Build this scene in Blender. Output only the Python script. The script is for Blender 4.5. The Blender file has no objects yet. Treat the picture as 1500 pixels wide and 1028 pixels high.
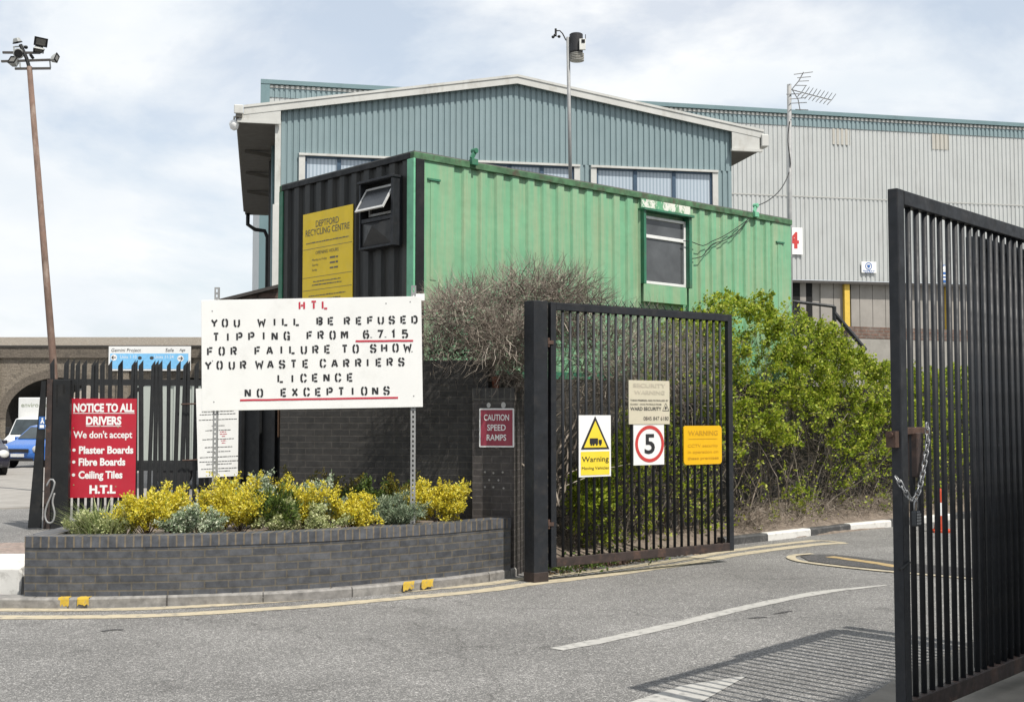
import bpy, math, random
import numpy as np
from mathutils import Vector, Matrix
random.seed(7); rng = np.random.default_rng(7)
PI = math.pi; R = math.radians
SC = bpy.context.scene; COL = SC.collection

# ------------------------------------------------------------------ camera, sky, sun, exposure
F = 1810.0; EYE = 1.8; PITCH = math.atan(96/F)
cd = bpy.data.cameras.new('camera'); cam = bpy.data.objects.new('camera', cd); COL.objects.link(cam)
cd.sensor_width = 36; cd.lens = F/1500*36; cd.clip_start = .1; cd.clip_end = 3000
cam.location = (0, 0, EYE); cam.rotation_euler = (PI/2 + PITCH, 0, 0)
SC.camera = cam
SUN_EL = R(57); SUN_XY = (.675, -.738)
sd = bpy.data.lights.new('sun', 'SUN'); sd.energy = 3.7; sd.angle = R(.53); sd.color = (1, .95, .87)
sun = bpy.data.objects.new('sun', sd); COL.objects.link(sun)
sv = Vector((SUN_XY[0]*math.cos(SUN_EL), SUN_XY[1]*math.cos(SUN_EL), math.sin(SUN_EL)))
sun.rotation_euler = sv.to_track_quat('Z', 'Y').to_euler(); sun.location = (20, -20, 40)
W = bpy.data.worlds.new('World'); SC.world = W; W.use_nodes = True
def world():
    nt = W.node_tree; nt.nodes.clear(); N = nt.nodes.new; L = nt.links.new
    out = N('ShaderNodeOutputWorld'); bg = N('ShaderNodeBackground'); bg.inputs[1].default_value = .1
    sky = N('ShaderNodeTexSky'); sky.sky_type = 'NISHITA'; sky.sun_disc = False
    sky.sun_elevation = SUN_EL; sky.sun_rotation = math.atan2(SUN_XY[0], SUN_XY[1])
    sky.air_density = 1.0; sky.dust_density = 1.6; sky.ozone_density = 1.0
    tc = N('ShaderNodeTexCoord'); mp = N('ShaderNodeMapping'); mp.inputs['Scale'].default_value = (1, 1, 2.1)
    mp.inputs['Location'].default_value = (2.35, 0.3, .5)
    L(tc.outputs['Generated'], mp.inputs[0])
    n = N('ShaderNodeTexNoise'); n.inputs['Scale'].default_value = 3.2; n.inputs['Detail'].default_value = 9; n.inputs['Roughness'].default_value = .58; n.inputs['Distortion'].default_value = .25
    L(mp.outputs[0], n.inputs['Vector'])
    r = N('ShaderNodeValToRGB'); r.color_ramp.elements[0].position = .44; r.color_ramp.elements[1].position = .57
    r.color_ramp.elements[0].color = (.6, .6, .6, 1); r.color_ramp.elements[1].color = (1, 1, 1, 1)
    L(n.outputs[0], r.inputs[0])
    n2 = N('ShaderNodeTexNoise'); n2.inputs['Scale'].default_value = 5.5; n2.inputs['Detail'].default_value = 8; L(mp.outputs[0], n2.inputs['Vector'])
    r2 = N('ShaderNodeValToRGB'); r2.color_ramp.elements[0].position = .35; r2.color_ramp.elements[1].position = .68
    r2.color_ramp.elements[0].color = (5.5, 5.95, 6.4, 1); r2.color_ramp.elements[1].color = (6.9, 7.0, 7.05, 1)
    L(n2.outputs[0], r2.inputs[0])
    mx = N('ShaderNodeMix'); mx.data_type = 'RGBA'
    L(r.outputs[0], mx.inputs[0]); L(sky.outputs[0], mx.inputs[6]); L(r2.outputs[0], mx.inputs[7])
    L(mx.outputs[2], bg.inputs[0]); L(bg.outputs[0], out.inputs[0])
world()
SC.view_settings.view_transform = 'Standard'; SC.view_settings.look = 'None'
SC.view_settings.exposure = .58; SC.view_settings.gamma = 1; SC.view_settings.use_curve_mapping = False

# ------------------------------------------------------------------ layout helpers: measured points of the place
cp, sp = math.cos(PITCH), math.sin(PITCH)
def ray(px, py):
    u = (px-750)/F; v = (514-py)/F
    return Vector((u, cp - v*sp, sp + v*cp))
E = Vector((0, 0, EYE))
def at(px, py, Y):
    d = ray(px, py); return E + d*(Y/d.y)
def gnd(px, py, z=0.0):
    d = ray(px, py); return E + d*((z-EYE)/d.z)
class Fr:
    def __init__(s, o, ang): s.o = Vector(o); s.a = ang; s.x = Vector((math.cos(ang), math.sin(ang), 0)); s.y = Vector((-math.sin(ang), math.cos(ang), 0))
    def loc(s, p): q = p - s.o; return Vector((q.dot(s.x), q.dot(s.y), q.z))
    def W(s, x, y, z): return s.o + s.x*x + s.y*y + Vector((0, 0, z))
    def hit(s, px, py, n, off):
        d = ray(px, py); p0 = s.o + n*off; t = (p0-E).dot(n)/d.dot(n); return s.loc(E + d*t)
    def pl(s, px, py, off=0): q = s.hit(px, py, s.y, off); return q.x, q.z       # on the face y = off
    def pe(s, px, py, off=0): q = s.hit(px, py, s.x, off); return q.y, q.z       # on the end x = off

# ------------------------------------------------------------------ materials
MATS = {}
def nodes(name):
    m = bpy.data.materials.new(name); m.use_nodes = True; nt = m.node_tree
    return m, nt, nt.nodes['Principled BSDF'], nt.nodes.new, nt.links.new
def ramp(N, stops):
    r = N('ShaderNodeValToRGB'); e = r.color_ramp.elements
    while len(e) < len(stops): e.new(.5)
    for k, (p, c) in enumerate(stops): e[k].position = p; e[k].color = (*c, 1) if len(c) == 3 else c
    return r
def g(c): return (c, c, c) if not isinstance(c, tuple) else c
def mixc(N, L, fac, a, b, mode='MIX'):
    m = N('ShaderNodeMix'); m.data_type = 'RGBA'; m.blend_type = mode
    for s, v in ((0, fac), (6, a), (7, b)):
        if hasattr(v, 'is_output'): L(v, m.inputs[s])
        else: m.inputs[s].default_value = v if s == 0 else (*v, 1)
    return m.outputs[2]
def noise(N, L, vec, scale, det=5, rough=.6):
    n = N('ShaderNodeTexNoise'); n.inputs['Scale'].default_value = scale; n.inputs['Detail'].default_value = det; n.inputs['Roughness'].default_value = rough
    if vec is not None: L(vec, n.inputs['Vector'])
    return n.outputs[0]
def bumpn(N, L, b, h, strength=.3, dist=.01, prev=None):
    bp = N('ShaderNodeBump'); bp.inputs['Strength'].default_value = strength; bp.inputs['Distance'].default_value = dist
    L(h, bp.inputs['Height'])
    if prev is not None: L(prev, bp.inputs['Normal'])
    L(bp.outputs[0], b.inputs['Normal']); return bp.outputs[0]
def coords(N, kind='Object'): return N('ShaderNodeTexCoord').outputs[kind]
def paint(name, col, rough=.5, metal=0, var=.12, scale=6, dirt=None, dirt_amt=.35, dirt_scale=2.5, bump=.08, spec=.5, streak=0):
    """painted / plain surface with blotchy wear of its own"""
    if name in MATS: return MATS[name]
    m, nt, b, N, L = nodes(name); v = coords(N)
    lo = tuple(c*(1-var) for c in col); hi = tuple(min(1, c*(1+var)) for c in col)
    r = ramp(N, [(.3, lo), (.7, hi)]); L(noise(N, L, v, scale, 6), r.inputs[0]); c = r.outputs[0]
    if dirt:
        v2 = v
        if streak:
            mp = N('ShaderNodeMapping'); mp.inputs['Scale'].default_value = (1, 1, streak); L(v, mp.inputs[0]); v2 = mp.outputs[0]
        r2 = ramp(N, [(.52, (0, 0, 0)), (.78, (dirt_amt*2,)*3)]); L(noise(N, L, v2, dirt_scale, 9, .68), r2.inputs[0])
        c = mixc(N, L, r2.outputs[0], c, dirt)
    L(c, b.inputs['Base Color']); b.inputs['Metallic'].default_value = metal
    b.inputs['Specular IOR Level'].default_value = spec
    rr = ramp(N, [(.3, g(max(.05, rough-.1))), (.7, g(min(1, rough+.12)))]); L(noise(N, L, v, scale*2.3, 4), rr.inputs[0]); L(rr.outputs[0], b.inputs['Roughness'])
    if bump: bumpn(N, L, b, noise(N, L, v, scale*14, 4), bump, .003)
    MATS[name] = m; return m
def brick(name, c1, c2, mortar, bw=.225, bh=.075, mo=.01, off=.5, stain=(.3, .29, .27), samt=.25, rough=.75, msm=.12):
    if name in MATS: return MATS[name]
    m, nt, b, N, L = nodes(name); v = coords(N, 'UV')
    wob = N('ShaderNodeTexNoise'); wob.inputs['Scale'].default_value = 9; L(v, wob.inputs['Vector'])
    add = N('ShaderNodeMixRGB'); add.blend_type = 'LINEAR_LIGHT'; add.inputs[0].default_value = .004; L(v, add.inputs[1]); L(wob.outputs['Color'], add.inputs[2])
    t = N('ShaderNodeTexBrick'); t.offset = off; t.inputs['Scale'].default_value = 1; t.inputs['Brick Width'].default_value = bw; t.inputs['Row Height'].default_value = bh
    t.inputs['Mortar Size'].default_value = mo; t.inputs['Mortar Smooth'].default_value = msm; t.inputs['Bias'].default_value = 0
    t.inputs['Color1'].default_value = (*c1, 1); t.inputs['Color2'].default_value = (*c2, 1); t.inputs['Mortar'].default_value = (*mortar, 1)
    L(add.outputs[0], t.inputs['Vector'])
    r = ramp(N, [(.3, g(.55)), (.75, g(1.35))]); L(noise(N, L, v, 11, 7), r.inputs[0])
    c = mixc(N, L, 1.0, t.outputs[0], r.outputs[0], 'MULTIPLY')
    r2 = ramp(N, [(.5, g(0)), (.8, g(samt*2))]); L(noise(N, L, v, 2.3, 9, .7), r2.inputs[0])
    c = mixc(N, L, r2.outputs[0], c, stain)
    sp_ = ramp(N, [(.70, g(0)), (.74, g(.6))]); L(noise(N, L, v, 26, 2), sp_.inputs[0])
    c = mixc(N, L, sp_.outputs[0], c, tuple(min(1, x*2.2+.01) for x in c1))
    L(c, b.inputs['Base Color']); b.inputs['Roughness'].default_value = rough
    inv = N('ShaderNodeMath'); inv.operation = 'SUBTRACT'; inv.inputs[0].default_value = 1; L(t.outputs['Fac'], inv.inputs[1])
    p = bumpn(N, L, b, noise(N, L, v, 70, 5), .25, .004)
    bumpn(N, L, b, inv.outputs[0], .8, .008, p)
    MATS[name] = m; return m
def leafmat(name, stops, trans=.3, rough=.5):
    if name in MATS: return MATS[name]
    m, nt, b, N, L = nodes(name)
    ge = N('ShaderNodeNewGeometry'); r = ramp(N, stops); L(ge.outputs['Random Per Island'], r.inputs[0])
    L(r.outputs[0], b.inputs['Base Color']); b.inputs['Roughness'].default_value = rough; b.inputs['Specular IOR Level'].default_value = .35
    tr = N('ShaderNodeBsdfTranslucent'); L(r.outputs[0], tr.inputs[0]); mx = N('ShaderNodeMixShader'); mx.inputs[0].default_value = trans
    L(b.outputs[0], mx.inputs[1]); L(tr.outputs[0], mx.inputs[2]); L(mx.outputs[0], nt.nodes['Material Output'].inputs[0])
    MATS[name] = m; return m
def glassmat(name, col=(.02, .03, .035), rough=.05, tint=.5):
    if name in MATS: return MATS[name]
    m, nt, b, N, L = nodes(name); v = coords(N)
    r = ramp(N, [(.35, tuple(c*.7 for c in col)), (.7, tuple(c*1.3 for c in col))]); L(noise(N, L, v, 1.7, 4), r.inputs[0]); L(r.outputs[0], b.inputs['Base Color'])
    b.inputs['Roughness'].default_value = rough; b.inputs['Specular IOR Level'].default_value = tint
    bumpn(N, L, b, noise(N, L, v, .8, 2), .05, .02)
    MATS[name] = m; return m

# ------------------------------------------------------------------ mesh builder
class MB:
    def __init__(s): s.v = []; s.f = []; s.m = []; s.uv = {}
    def add(s, vs, fs, m=0, M=None):
        b = len(s.v)
        s.v += [tuple(M @ Vector(p)) if M is not None else tuple(p) for p in vs]
        for f in fs: s.f.append(tuple(b+i for i in f)); s.m.append(m)
        return s
    def box(s, x0, x1, y0, y1, z0, z1, m=0, M=None):
        vs = [(x0,y0,z0),(x1,y0,z0),(x1,y1,z0),(x0,y1,z0),(x0,y0,z1),(x1,y0,z1),(x1,y1,z1),(x0,y1,z1)]
        return s.add(vs, [(0,3,2,1),(4,5,6,7),(0,1,5,4),(1,2,6,5),(2,3,7,6),(3,0,4,7)], m, M)
    def beam(s, p, q, w, h, m=0, up=(0,0,1)):
        p = Vector(p); q = Vector(q); d = (q-p); l = d.length; d.normalize(); u = Vector(up)
        sdv = d.cross(u); sdv = sdv.normalized() if sdv.length > 1e-5 else Vector((1,0,0)); u = sdv.cross(d)
        M = Matrix((( d.x, sdv.x, u.x, p.x),(d.y, sdv.y, u.y, p.y),(d.z, sdv.z, u.z, p.z),(0,0,0,1)))
        return s.box(0, l, -w/2, w/2, -h/2, h/2, m, M)
    def prism(s, pts, t0, t1, m=0, M=None):          # outline in local x,z ; extruded along y from t0 to t1
        n = len(pts); vs = [(x, t0, z) for x, z in pts] + [(x, t1, z) for x, z in pts]
        fs = [tuple(range(n)), tuple(range(2*n-1, n-1, -1))] + [(i, n+i, n+(i+1) % n, (i+1) % n) for i in range(n)]
        return s.add(vs, fs, m, M)
    def slab(s, pts, z0, z1, m=0):                   # outline in x,y ; extruded along z
        n = len(pts); vs = [(x, y, z0) for x, y in pts] + [(x, y, z1) for x, y in pts]
        fs = [tuple(range(n-1, -1, -1)), tuple(range(n, 2*n))] + [(i, (i+1) % n, n+(i+1) % n, n+i) for i in range(n)]
        return s.add(vs, fs, m)
    def tube(s, pts, r, n=8, m=0, cap=True):
        pts = [Vector(p) for p in pts]; rs = r if isinstance(r, (list, tuple)) else [r]*len(pts)
        t = (pts[1]-pts[0]).normalized(); a = t.cross(Vector((0,0,1)));  a = a if a.length > .05 else t.cross(Vector((1,0,0))); a.normalize()
        b0 = len(s.v)
        for i, p in enumerate(pts):
            t = (pts[min(i+1, len(pts)-1)] - pts[max(i-1, 0)]).normalized(); a = (a - t*a.dot(t)).normalized(); c = t.cross(a)
            for k in range(n):
                w = 2*PI*k/n; s.v.append(tuple(p + (a*math.cos(w) + c*math.sin(w))*rs[i]))
        for i in range(len(pts)-1):
            for k in range(n):
                s.f.append((b0+i*n+k, b0+i*n+(k+1) % n, b0+(i+1)*n+(k+1) % n, b0+(i+1)*n+k)); s.m.append(m)
        if cap:
            s.f.append(tuple(b0+k for k in range(n-1, -1, -1))); s.m.append(m)
            e = b0+(len(pts)-1)*n; s.f.append(tuple(e+k for k in range(n))); s.m.append(m)
        return s
    def lathe(s, prof, n=20, m=0, M=None):
        vs = []; fs = []
        for rr, z in prof:
            for k in range(n): vs.append((rr*math.cos(2*PI*k/n), rr*math.sin(2*PI*k/n), z))
        for i in range(len(prof)-1):
            for k in range(n): fs.append((i*n+k, i*n+(k+1) % n, (i+1)*n+(k+1) % n, (i+1)*n+k))
        fs.append(tuple(range(n-1, -1, -1))); fs.append(tuple((len(prof)-1)*n+k for k in range(n)))
        return s.add(vs, fs, m, M)
    def torus(s, R0, r, M, n=10, k=6, stretch=0, m=0):
        pts = []
        for i in range(n):
            a = 2*PI*i/n; pts.append((R0*math.cos(a) + (stretch if math.cos(a) > 0 else -stretch), R0*math.sin(a)))
        vs = []; fs = []
        for i in range(n):
            a = 2*PI*i/n; ca, sa = math.cos(a), math.sin(a)
            for j in range(k):
                w = 2*PI*j/k; vs.append((pts[i][0] + ca*r*math.cos(w), pts[i][1] + sa*r*math.cos(w), r*math.sin(w)))
        for i in range(n):
            for j in range(k): fs.append((i*k+j, ((i+1) % n)*k+j, ((i+1) % n)*k+(j+1) % k, i*k+(j+1) % k))
        return s.add(vs, fs, m, M)
    def build(s, name, mats, parent=None, smooth=False, bevel=0, uv=True, recalc=False):
        me = bpy.data.meshes.new(name); me.from_pydata(s.v, [], s.f)
        mats = mats if isinstance(mats, (list, tuple)) else [mats]
        for mm in mats: me.materials.append(mm)
        if len(mats) > 1: me.polygons.foreach_set('material_index', s.m)
        if recalc:
            import bmesh
            bm = bmesh.new(); bm.from_mesh(me); bmesh.ops.recalc_face_normals(bm, faces=bm.faces); bm.to_mesh(me); bm.free()
        if uv:
            ul = me.uv_layers.new(name='UVMap'); V = me.vertices
            for p in me.polygons:
                n = p.normal
                if abs(n.z) > .75:
                    for li, vi in zip(p.loop_indices, p.vertices): c = V[vi].co; ul.data[li].uv = (c.x, c.y)
                elif p.index in s.uv:
                    for li, q in zip(p.loop_indices, s.uv[p.index]): ul.data[li].uv = q
                else:
                    h = Vector((-n.y, n.x, 0)).normalized()
                    for li, vi in zip(p.loop_indices, p.vertices): c = V[vi].co; ul.data[li].uv = (c.x*h.x + c.y*h.y, c.z)
        if smooth: me.polygons.foreach_set('use_smooth', [True]*len(me.polygons))
        o = bpy.data.objects.new(name, me); COL.objects.link(o)
        if parent: o.parent = parent
        if bevel:
            b = o.modifiers.new('bevel', 'BEVEL'); b.width = bevel; b.segments = 2; b.limit_method = 'ANGLE'; b.angle_limit = R(40)
        return o
def tag(o, label=None, cat=None, group=None, kind=None):
    if label: o['label'] = label
    if cat: o['category'] = cat
    if group: o['group'] = group
    if kind: o['kind'] = kind
    return o
def thing(name, label, cat, loc=(0,0,0), rz=0, group=None):
    o = bpy.data.objects.new(name, None); COL.objects.link(o); o.location = loc; o.rotation_euler = (0, 0, rz); o.empty_display_size = .2
    return tag(o, label, cat, group)
def copy_part(ch, root):
    c = ch.copy(); COL.objects.link(c); c.parent = root; return c

# ------------------------------------------------------------------ lettering
TXT = {}
def glyphs(s, bold=0.0):
    k = (s, bold)
    if k in TXT: return TXT[k]
    cu = bpy.data.curves.new('t', 'FONT'); cu.body = s; cu.size = 1; cu.offset = bold; cu.resolution_u = 3
    ob = bpy.data.objects.new('t', cu); me = bpy.data.meshes.new_from_object(ob)
    vs = np.array([v.co[:] for v in me.vertices]); fs = [tuple(p.vertices) for p in me.polygons]
    bpy.data.objects.remove(ob); bpy.data.curves.remove(cu); bpy.data.meshes.remove(me)
    TXT[k] = (vs, fs); return vs, fs
CAP = None
def text(mb, s, x, z, h, w=None, y=0, align='c', bold=.02, m=0, shear=0.0):
    """flat lettering in the local x,z plane facing -y; cap height h, total width w"""
    global CAP
    if CAP is None: q = glyphs('H', 0)[0]; CAP = q[:,1].max() - q[:,1].min()
    vs, fs = glyphs(s, bold); k = h/CAP; x0, x1 = vs[:,0].min(), vs[:,0].max()
    kx = w/(x1-x0) if w else k
    ox = x - (x0+x1)/2*kx if align == 'c' else x - x0*kx if align == 'l' else x - x1*kx
    mb.add([(ox + p[0]*kx + shear*p[1]*k, y, z + p[1]*k) for p in vs], fs, m)
def rect(mb, x0, x1, z0, z1, y=0, m=0): mb.add([(x0,y,z0),(x1,y,z0),(x1,y,z1),(x0,y,z1)], [(0,1,2,3)], m)
def smallprint(mb, x, z, w, h, y=0, m=0, align='c', rnd=None):
    """a row of print too small to read: word-length dashes"""
    rr = rnd or random; cx = x - w/2 if align == 'c' else x; e = cx + w
    while cx < e:
        l = min(e-cx, rr.uniform(1.5, 5)*h); rect(mb, cx, cx+l, z, z+h*rr.uniform(.7, 1), y, m); cx += l + h*.6
def ring(mb, cx, cz, r0, r1, y=0, m=0, n=40, sq=1):
    vs = []
    for i in range(n):
        a = 2*PI*i/n; vs += [(cx+r0*math.cos(a)*sq, y, cz+r0*math.sin(a)), (cx+r1*math.cos(a)*sq, y, cz+r1*math.sin(a))]
    mb.add(vs, [(2*i, 2*i+1, 2*((i+1) % n)+1, 2*((i+1) % n)) for i in range(n)], m)
def disc(mb, cx, cz, r, y=0, m=0, n=24, sq=1): mb.add([(cx+r*sq*math.cos(2*PI*i/n), y, cz+r*math.sin(2*PI*i/n)) for i in range(n)], [tuple(range(n))], m)
def stroke(mb, pts, t, y=0, m=0):
    """thick flat polyline in x,z"""
    n = len(pts); L_, R_ = [], []
    for i in range(n):
        a = pts[max(i-1, 0)]; b = pts[i]; c = pts[min(i+1, n-1)]
        d1 = Vector((b[0]-a[0], b[1]-a[1])); d2 = Vector((c[0]-b[0], c[1]-b[1]))
        d1 = d1.normalized() if d1.length > 1e-9 else d2.normalized(); d2 = d2.normalized() if d2.length > 1e-9 else d1
        n1 = Vector((-d1.y, d1.x)); n2 = Vector((-d2.y, d2.x)); mm = (n1+n2).normalized(); k = t/2/max(.4, mm.dot(n1))
        L_.append((b[0]+mm.x*k, y, b[1]+mm.y*k)); R_.append((b[0]-mm.x*k, y, b[1]-mm.y*k))
    mb.add(L_+R_, [(i, i+1, n+i+1, n+i) for i in range(n-1)], m)

# leaves: one folded diamond each
def leaf_object(name, P, D, size, mat, parent=None, wide=.5, fold=.25):
    n = len(P); P = np.asarray(P, float); D = np.asarray(D, float); D /= np.linalg.norm(D, axis=1)[:, None]+1e-9
    S = np.cross(D, rng.normal(size=(n, 3))); S /= np.linalg.norm(S, axis=1)[:, None]+1e-9
    Nn = np.cross(S, D); sz = np.asarray(size).reshape(-1, 1)
    a = P; t = P + D*sz; mid = P + D*sz*.5
    l = mid + S*sz*wide*.5 + Nn*sz*fold*.4; r = mid - S*sz*wide*.5 + Nn*sz*fold*.4
    V = np.empty((n*4, 3)); V[0::4] = a; V[1::4] = l; V[2::4] = t; V[3::4] = r
    idx = np.arange(n)*4
    T = np.stack([idx, idx+1, idx+2, idx, idx+2, idx+3], 1).reshape(-1)
    me = bpy.data.meshes.new(name); me.vertices.add(n*4); me.vertices.foreach_set('co', V.ravel())
    me.loops.add(n*6); me.loops.foreach_set('vertex_index', T); me.polygons.add(n*2); me.polygons.foreach_set('loop_start', np.arange(n*2)*3)
    me.update(calc_edges=True); me.validate(); me.materials.append(mat)
    o = bpy.data.objects.new(name, me); COL.objects.link(o)
    if parent: o.parent = parent
    return o
def twig_object(name, paths, radii, mat, parent=None):
    """paths: list of (k,3) arrays; thin three-sided stems"""
    V = []; Fc = []
    for p, r in zip(paths, radii):
        k = len(p); b = len(V); t = p[-1]-p[0]; a = np.cross(t, [.3, .2, 1]); a /= np.linalg.norm(a)+1e-9; c = np.cross(t, a); c /= np.linalg.norm(c)+1e-9
        for i in range(k):
            rr = r*(1-.75*i/(k-1))
            for j in range(3):
                w = 2*PI*j/3; V.append(p[i] + (a*math.cos(w)+c*math.sin(w))*rr)
        for i in range(k-1):
            for j in range(3): Fc.append((b+i*3+j, b+i*3+(j+1) % 3, b+(i+1)*3+(j+1) % 3, b+(i+1)*3+j))
    me = bpy.data.meshes.new(name); me.from_pydata([tuple(v) for v in V], [], Fc); me.materials.append(mat)
    o = bpy.data.objects.new(name, me); COL.objects.link(o)
    if parent: o.parent = parent
    return o
def grow(p, d, n, step, wander, grav=0.0):
    out = [np.array(p, float)]; d = np.array(d, float)
    for _ in range(n):
        d = d/np.linalg.norm(d) + rng.normal(size=3)*wander + np.array([0, 0, grav]); d /= np.linalg.norm(d); out.append(out[-1] + d*step)
    return np.array(out)

# ------------------------------------------------------------------ shared materials
def asphalt(name, lo, hi, stone, patch=.25):
    m, nt, b, N, L = nodes(name); v = coords(N)
    r = ramp(N, [(.3, lo), (.72, hi)]); L(noise(N, L, v, 140, 3, .7), r.inputs[0])
    vo = N('ShaderNodeTexVoronoi'); vo.inputs['Scale'].default_value = 130; L(v, vo.inputs['Vector'])
    sep = N('ShaderNodeSeparateColor'); L(vo.outputs['Color'], sep.inputs[0])
    rs = ramp(N, [(.80, g(0)), (.84, g(1))]); L(sep.outputs[0], rs.inputs[0])
    c = mixc(N, L, rs.outputs[0], r.outputs[0], stone)
    rd = ramp(N, [(.10, g(.75)), (.16, g(0))]); L(sep.outputs[1], rd.inputs[0])
    c = mixc(N, L, rd.outputs[0], c, tuple(x*.45 for x in lo))
    vo2 = N('ShaderNodeTexVoronoi'); vo2.inputs['Scale'].default_value = 45; L(v, vo2.inputs['Vector'])
    sep2 = N('ShaderNodeSeparateColor'); L(vo2.outputs['Color'], sep2.inputs[0])
    rs2 = ramp(N, [(.93, g(0)), (.96, g(.35))]); L(sep2.outputs[0], rs2.inputs[0]); c = mixc(N, L, rs2.outputs[0], c, tuple(min(1, x*1.25) for x in stone))
    r2 = ramp(N, [(.3, g(1-patch)), (.7, g(1+patch*.6))]); L(noise(N, L, v, .55, 8, .6), r2.inputs[0])
    c = mixc(N, L, 1.0, c, r2.outputs[0], 'MULTIPLY')
    st = ramp(N, [(.62, g(1)), (.72, g(.72))]); L(noise(N, L, v, 1.6, 6, .55), st.inputs[0]); c = mixc(N, L, 1.0, c, st.outputs[0], 'MULTIPLY')
    cr = N('ShaderNodeTexVoronoi'); cr.feature = 'DISTANCE_TO_EDGE'; cr.inputs['Scale'].default_value = .33
    wv = N('ShaderNodeMixRGB'); wv.blend_type = 'LINEAR_LIGHT'; wv.inputs[0].default_value = .35; nz = N('ShaderNodeTexNoise'); nz.inputs['Scale'].default_value = 1.7; nz.inputs['Detail'].default_value = 6; L(v, nz.inputs['Vector']); L(v, wv.inputs[1]); L(nz.outputs['Color'], wv.inputs[2]); L(wv.outputs[0], cr.inputs['Vector'])
    ck = ramp(N, [(.0, g(.5)), (.006, g(1))]); L(cr.outputs[0], ck.inputs[0]); c = mixc(N, L, .55, c, ck.outputs[0], 'MULTIPLY')
    L(c, b.inputs['Base Color']); b.inputs['Roughness'].default_value = .85; b.inputs['Specular IOR Level'].default_value = .3
    p = bumpn(N, L, b, noise(N, L, v, 110, 3), .6, .008); bumpn(N, L, b, noise(N, L, v, .7, 3), .2, .05, p)
    MATS[name] = m; return m
M_road = asphalt('asphalt', (.108,.106,.102), (.2,.196,.19), (.36,.35,.335))
M_ground = paint('ground concrete', (.2,.195,.18), .9, var=.2, scale=.5, dirt=(.1,.1,.09))
M_pave = paint('pavement concrete', (.27,.255,.235), .9, var=.15, scale=1.5, dirt=(.14,.13,.12), dirt_scale=.9, bump=.3)
M_slab = paint('dark slab', (.2,.185,.16), .9, var=.2, scale=3, dirt=(.1,.095,.085), bump=.3)
M_bpave = brick('brown block paving', (.3,.23,.19), (.26,.2,.17), (.2,.17,.15), .2, .1, .008)
M_linewhite = paint('worn white road paint', (.36,.352,.33), .75, var=.12, scale=8, dirt=(.17,.167,.16), dirt_amt=.9, dirt_scale=11, bump=.5)
M_linecream = paint('worn cream road paint', (.42,.365,.26), .75, var=.12, scale=8, dirt=(.19,.18,.16), dirt_amt=.85, dirt_scale=9, bump=.5)
M_lineyel = paint('faded yellow road paint', (.36,.26,.12), .75, var=.2, scale=8, dirt=(.1,.09,.075), dirt_amt=.9, dirt_scale=7, bump=.5)
M_tar = asphalt('dark tarmac patch', (.04,.04,.042), (.08,.08,.08), (.16,.15,.15))
M_kerb = brick('kerb stone', (.24,.23,.215), (.21,.2,.19), (.07,.065,.06), .9, .6, .008, .0, (.13,.125,.115), .4)
M_kerbw = paint('chipped white kerb paint', (.6,.59,.56), .7, var=.06, scale=8, dirt=(.25,.24,.22), dirt_amt=.5, dirt_scale=9, bump=.3)
M_kerbk = paint('black kerb paint', (.05,.05,.05), .7, var=.3, scale=8, dirt=(.2,.19,.18), dirt_amt=.4, dirt_scale=9, bump=.3)
M_daub = paint('yellow daub', (.52,.35,.04), .8, var=.2, scale=20, dirt=(.23,.215,.19), dirt_amt=.9, dirt_scale=13)
M_eng = brick('blue engineering brick', (.052,.056,.065), (.083,.087,.097), (.112,.1,.08), .225, .075, .008, .5, (.16,.155,.15), .3, .55)
M_sold = brick('engineering brick on edge', (.06,.065,.076), (.095,.1,.112), (.17,.14,.1), .079, .7, .009, .0, (.17,.165,.16), .15, .55)
M_dkbrick = brick('soot black brick', (.026,.025,.024), (.038,.036,.034), (.062,.056,.05), .225, .075, .006, .5, (.06,.055,.05), .2, .7)
M_pierb = brick('brown black brick', (.05,.044,.042), (.062,.054,.05), (.09,.08,.075), .225, .075, .008, .5, (.11,.1,.095), .12, .7)
M_soil = paint('dry soil', (.15,.12,.095), .95, var=.35, scale=9, dirt=(.28,.24,.19), dirt_amt=.4, dirt_scale=12, bump=1)
M_blk = paint('black gate paint', (.0135,.0155,.019), .55, var=.3, scale=9, dirt=(.05,.045,.042), dirt_amt=.3, dirt_scale=6, bump=.12, spec=.4)
M_blk2 = paint('dull black paint', (.011,.012,.013), .55, var=.3, scale=5, dirt=(.04,.037,.033), dirt_amt=.3, dirt_scale=4, bump=.12, spec=.3)
M_rust = paint('rusty steel', (.075,.042,.03), .8, var=.4, scale=12, dirt=(.035,.03,.028), dirt_amt=.5, dirt_scale=8, bump=.4)
M_rustblk = paint('rust worn black paint', (.034,.023,.02), .65, var=.4, scale=8, dirt=(.11,.062,.043), dirt_amt=.75, dirt_scale=5, bump=.3)
M_galv = paint('galvanised steel', (.27,.275,.275), .6, metal=.1, var=.15, scale=10, dirt=(.3,.28,.26), bump=.1)
M_white = paint('white board', (.78,.78,.76), .5, var=.03, scale=2, dirt=(.58,.57,.54), dirt_amt=.25, dirt_scale=3, bump=.02)
M_signw = paint('white sign face', (.78,.78,.77), .4, var=.03, scale=4, bump=.0)
M_red = paint('red sign face', (.42,.012,.03), .4, var=.08, scale=3, dirt=(.33,.05,.06), dirt_amt=.2, bump=.0)
M_maroon = paint('dull red sign face', (.27,.03,.055), .5, var=.08, scale=5, dirt=(.3,.12,.13), dirt_amt=.2, bump=.0)
M_redpaint = paint('red stencil paint', (.48,.025,.05), .6, var=.12, scale=30, bump=0)
M_ink = paint('black lettering', (.018,.018,.02), .6, var=.3, scale=40, bump=0)
M_ink2 = paint('faded black lettering', (.045,.045,.045), .6, var=.3, scale=60, bump=0)
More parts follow.
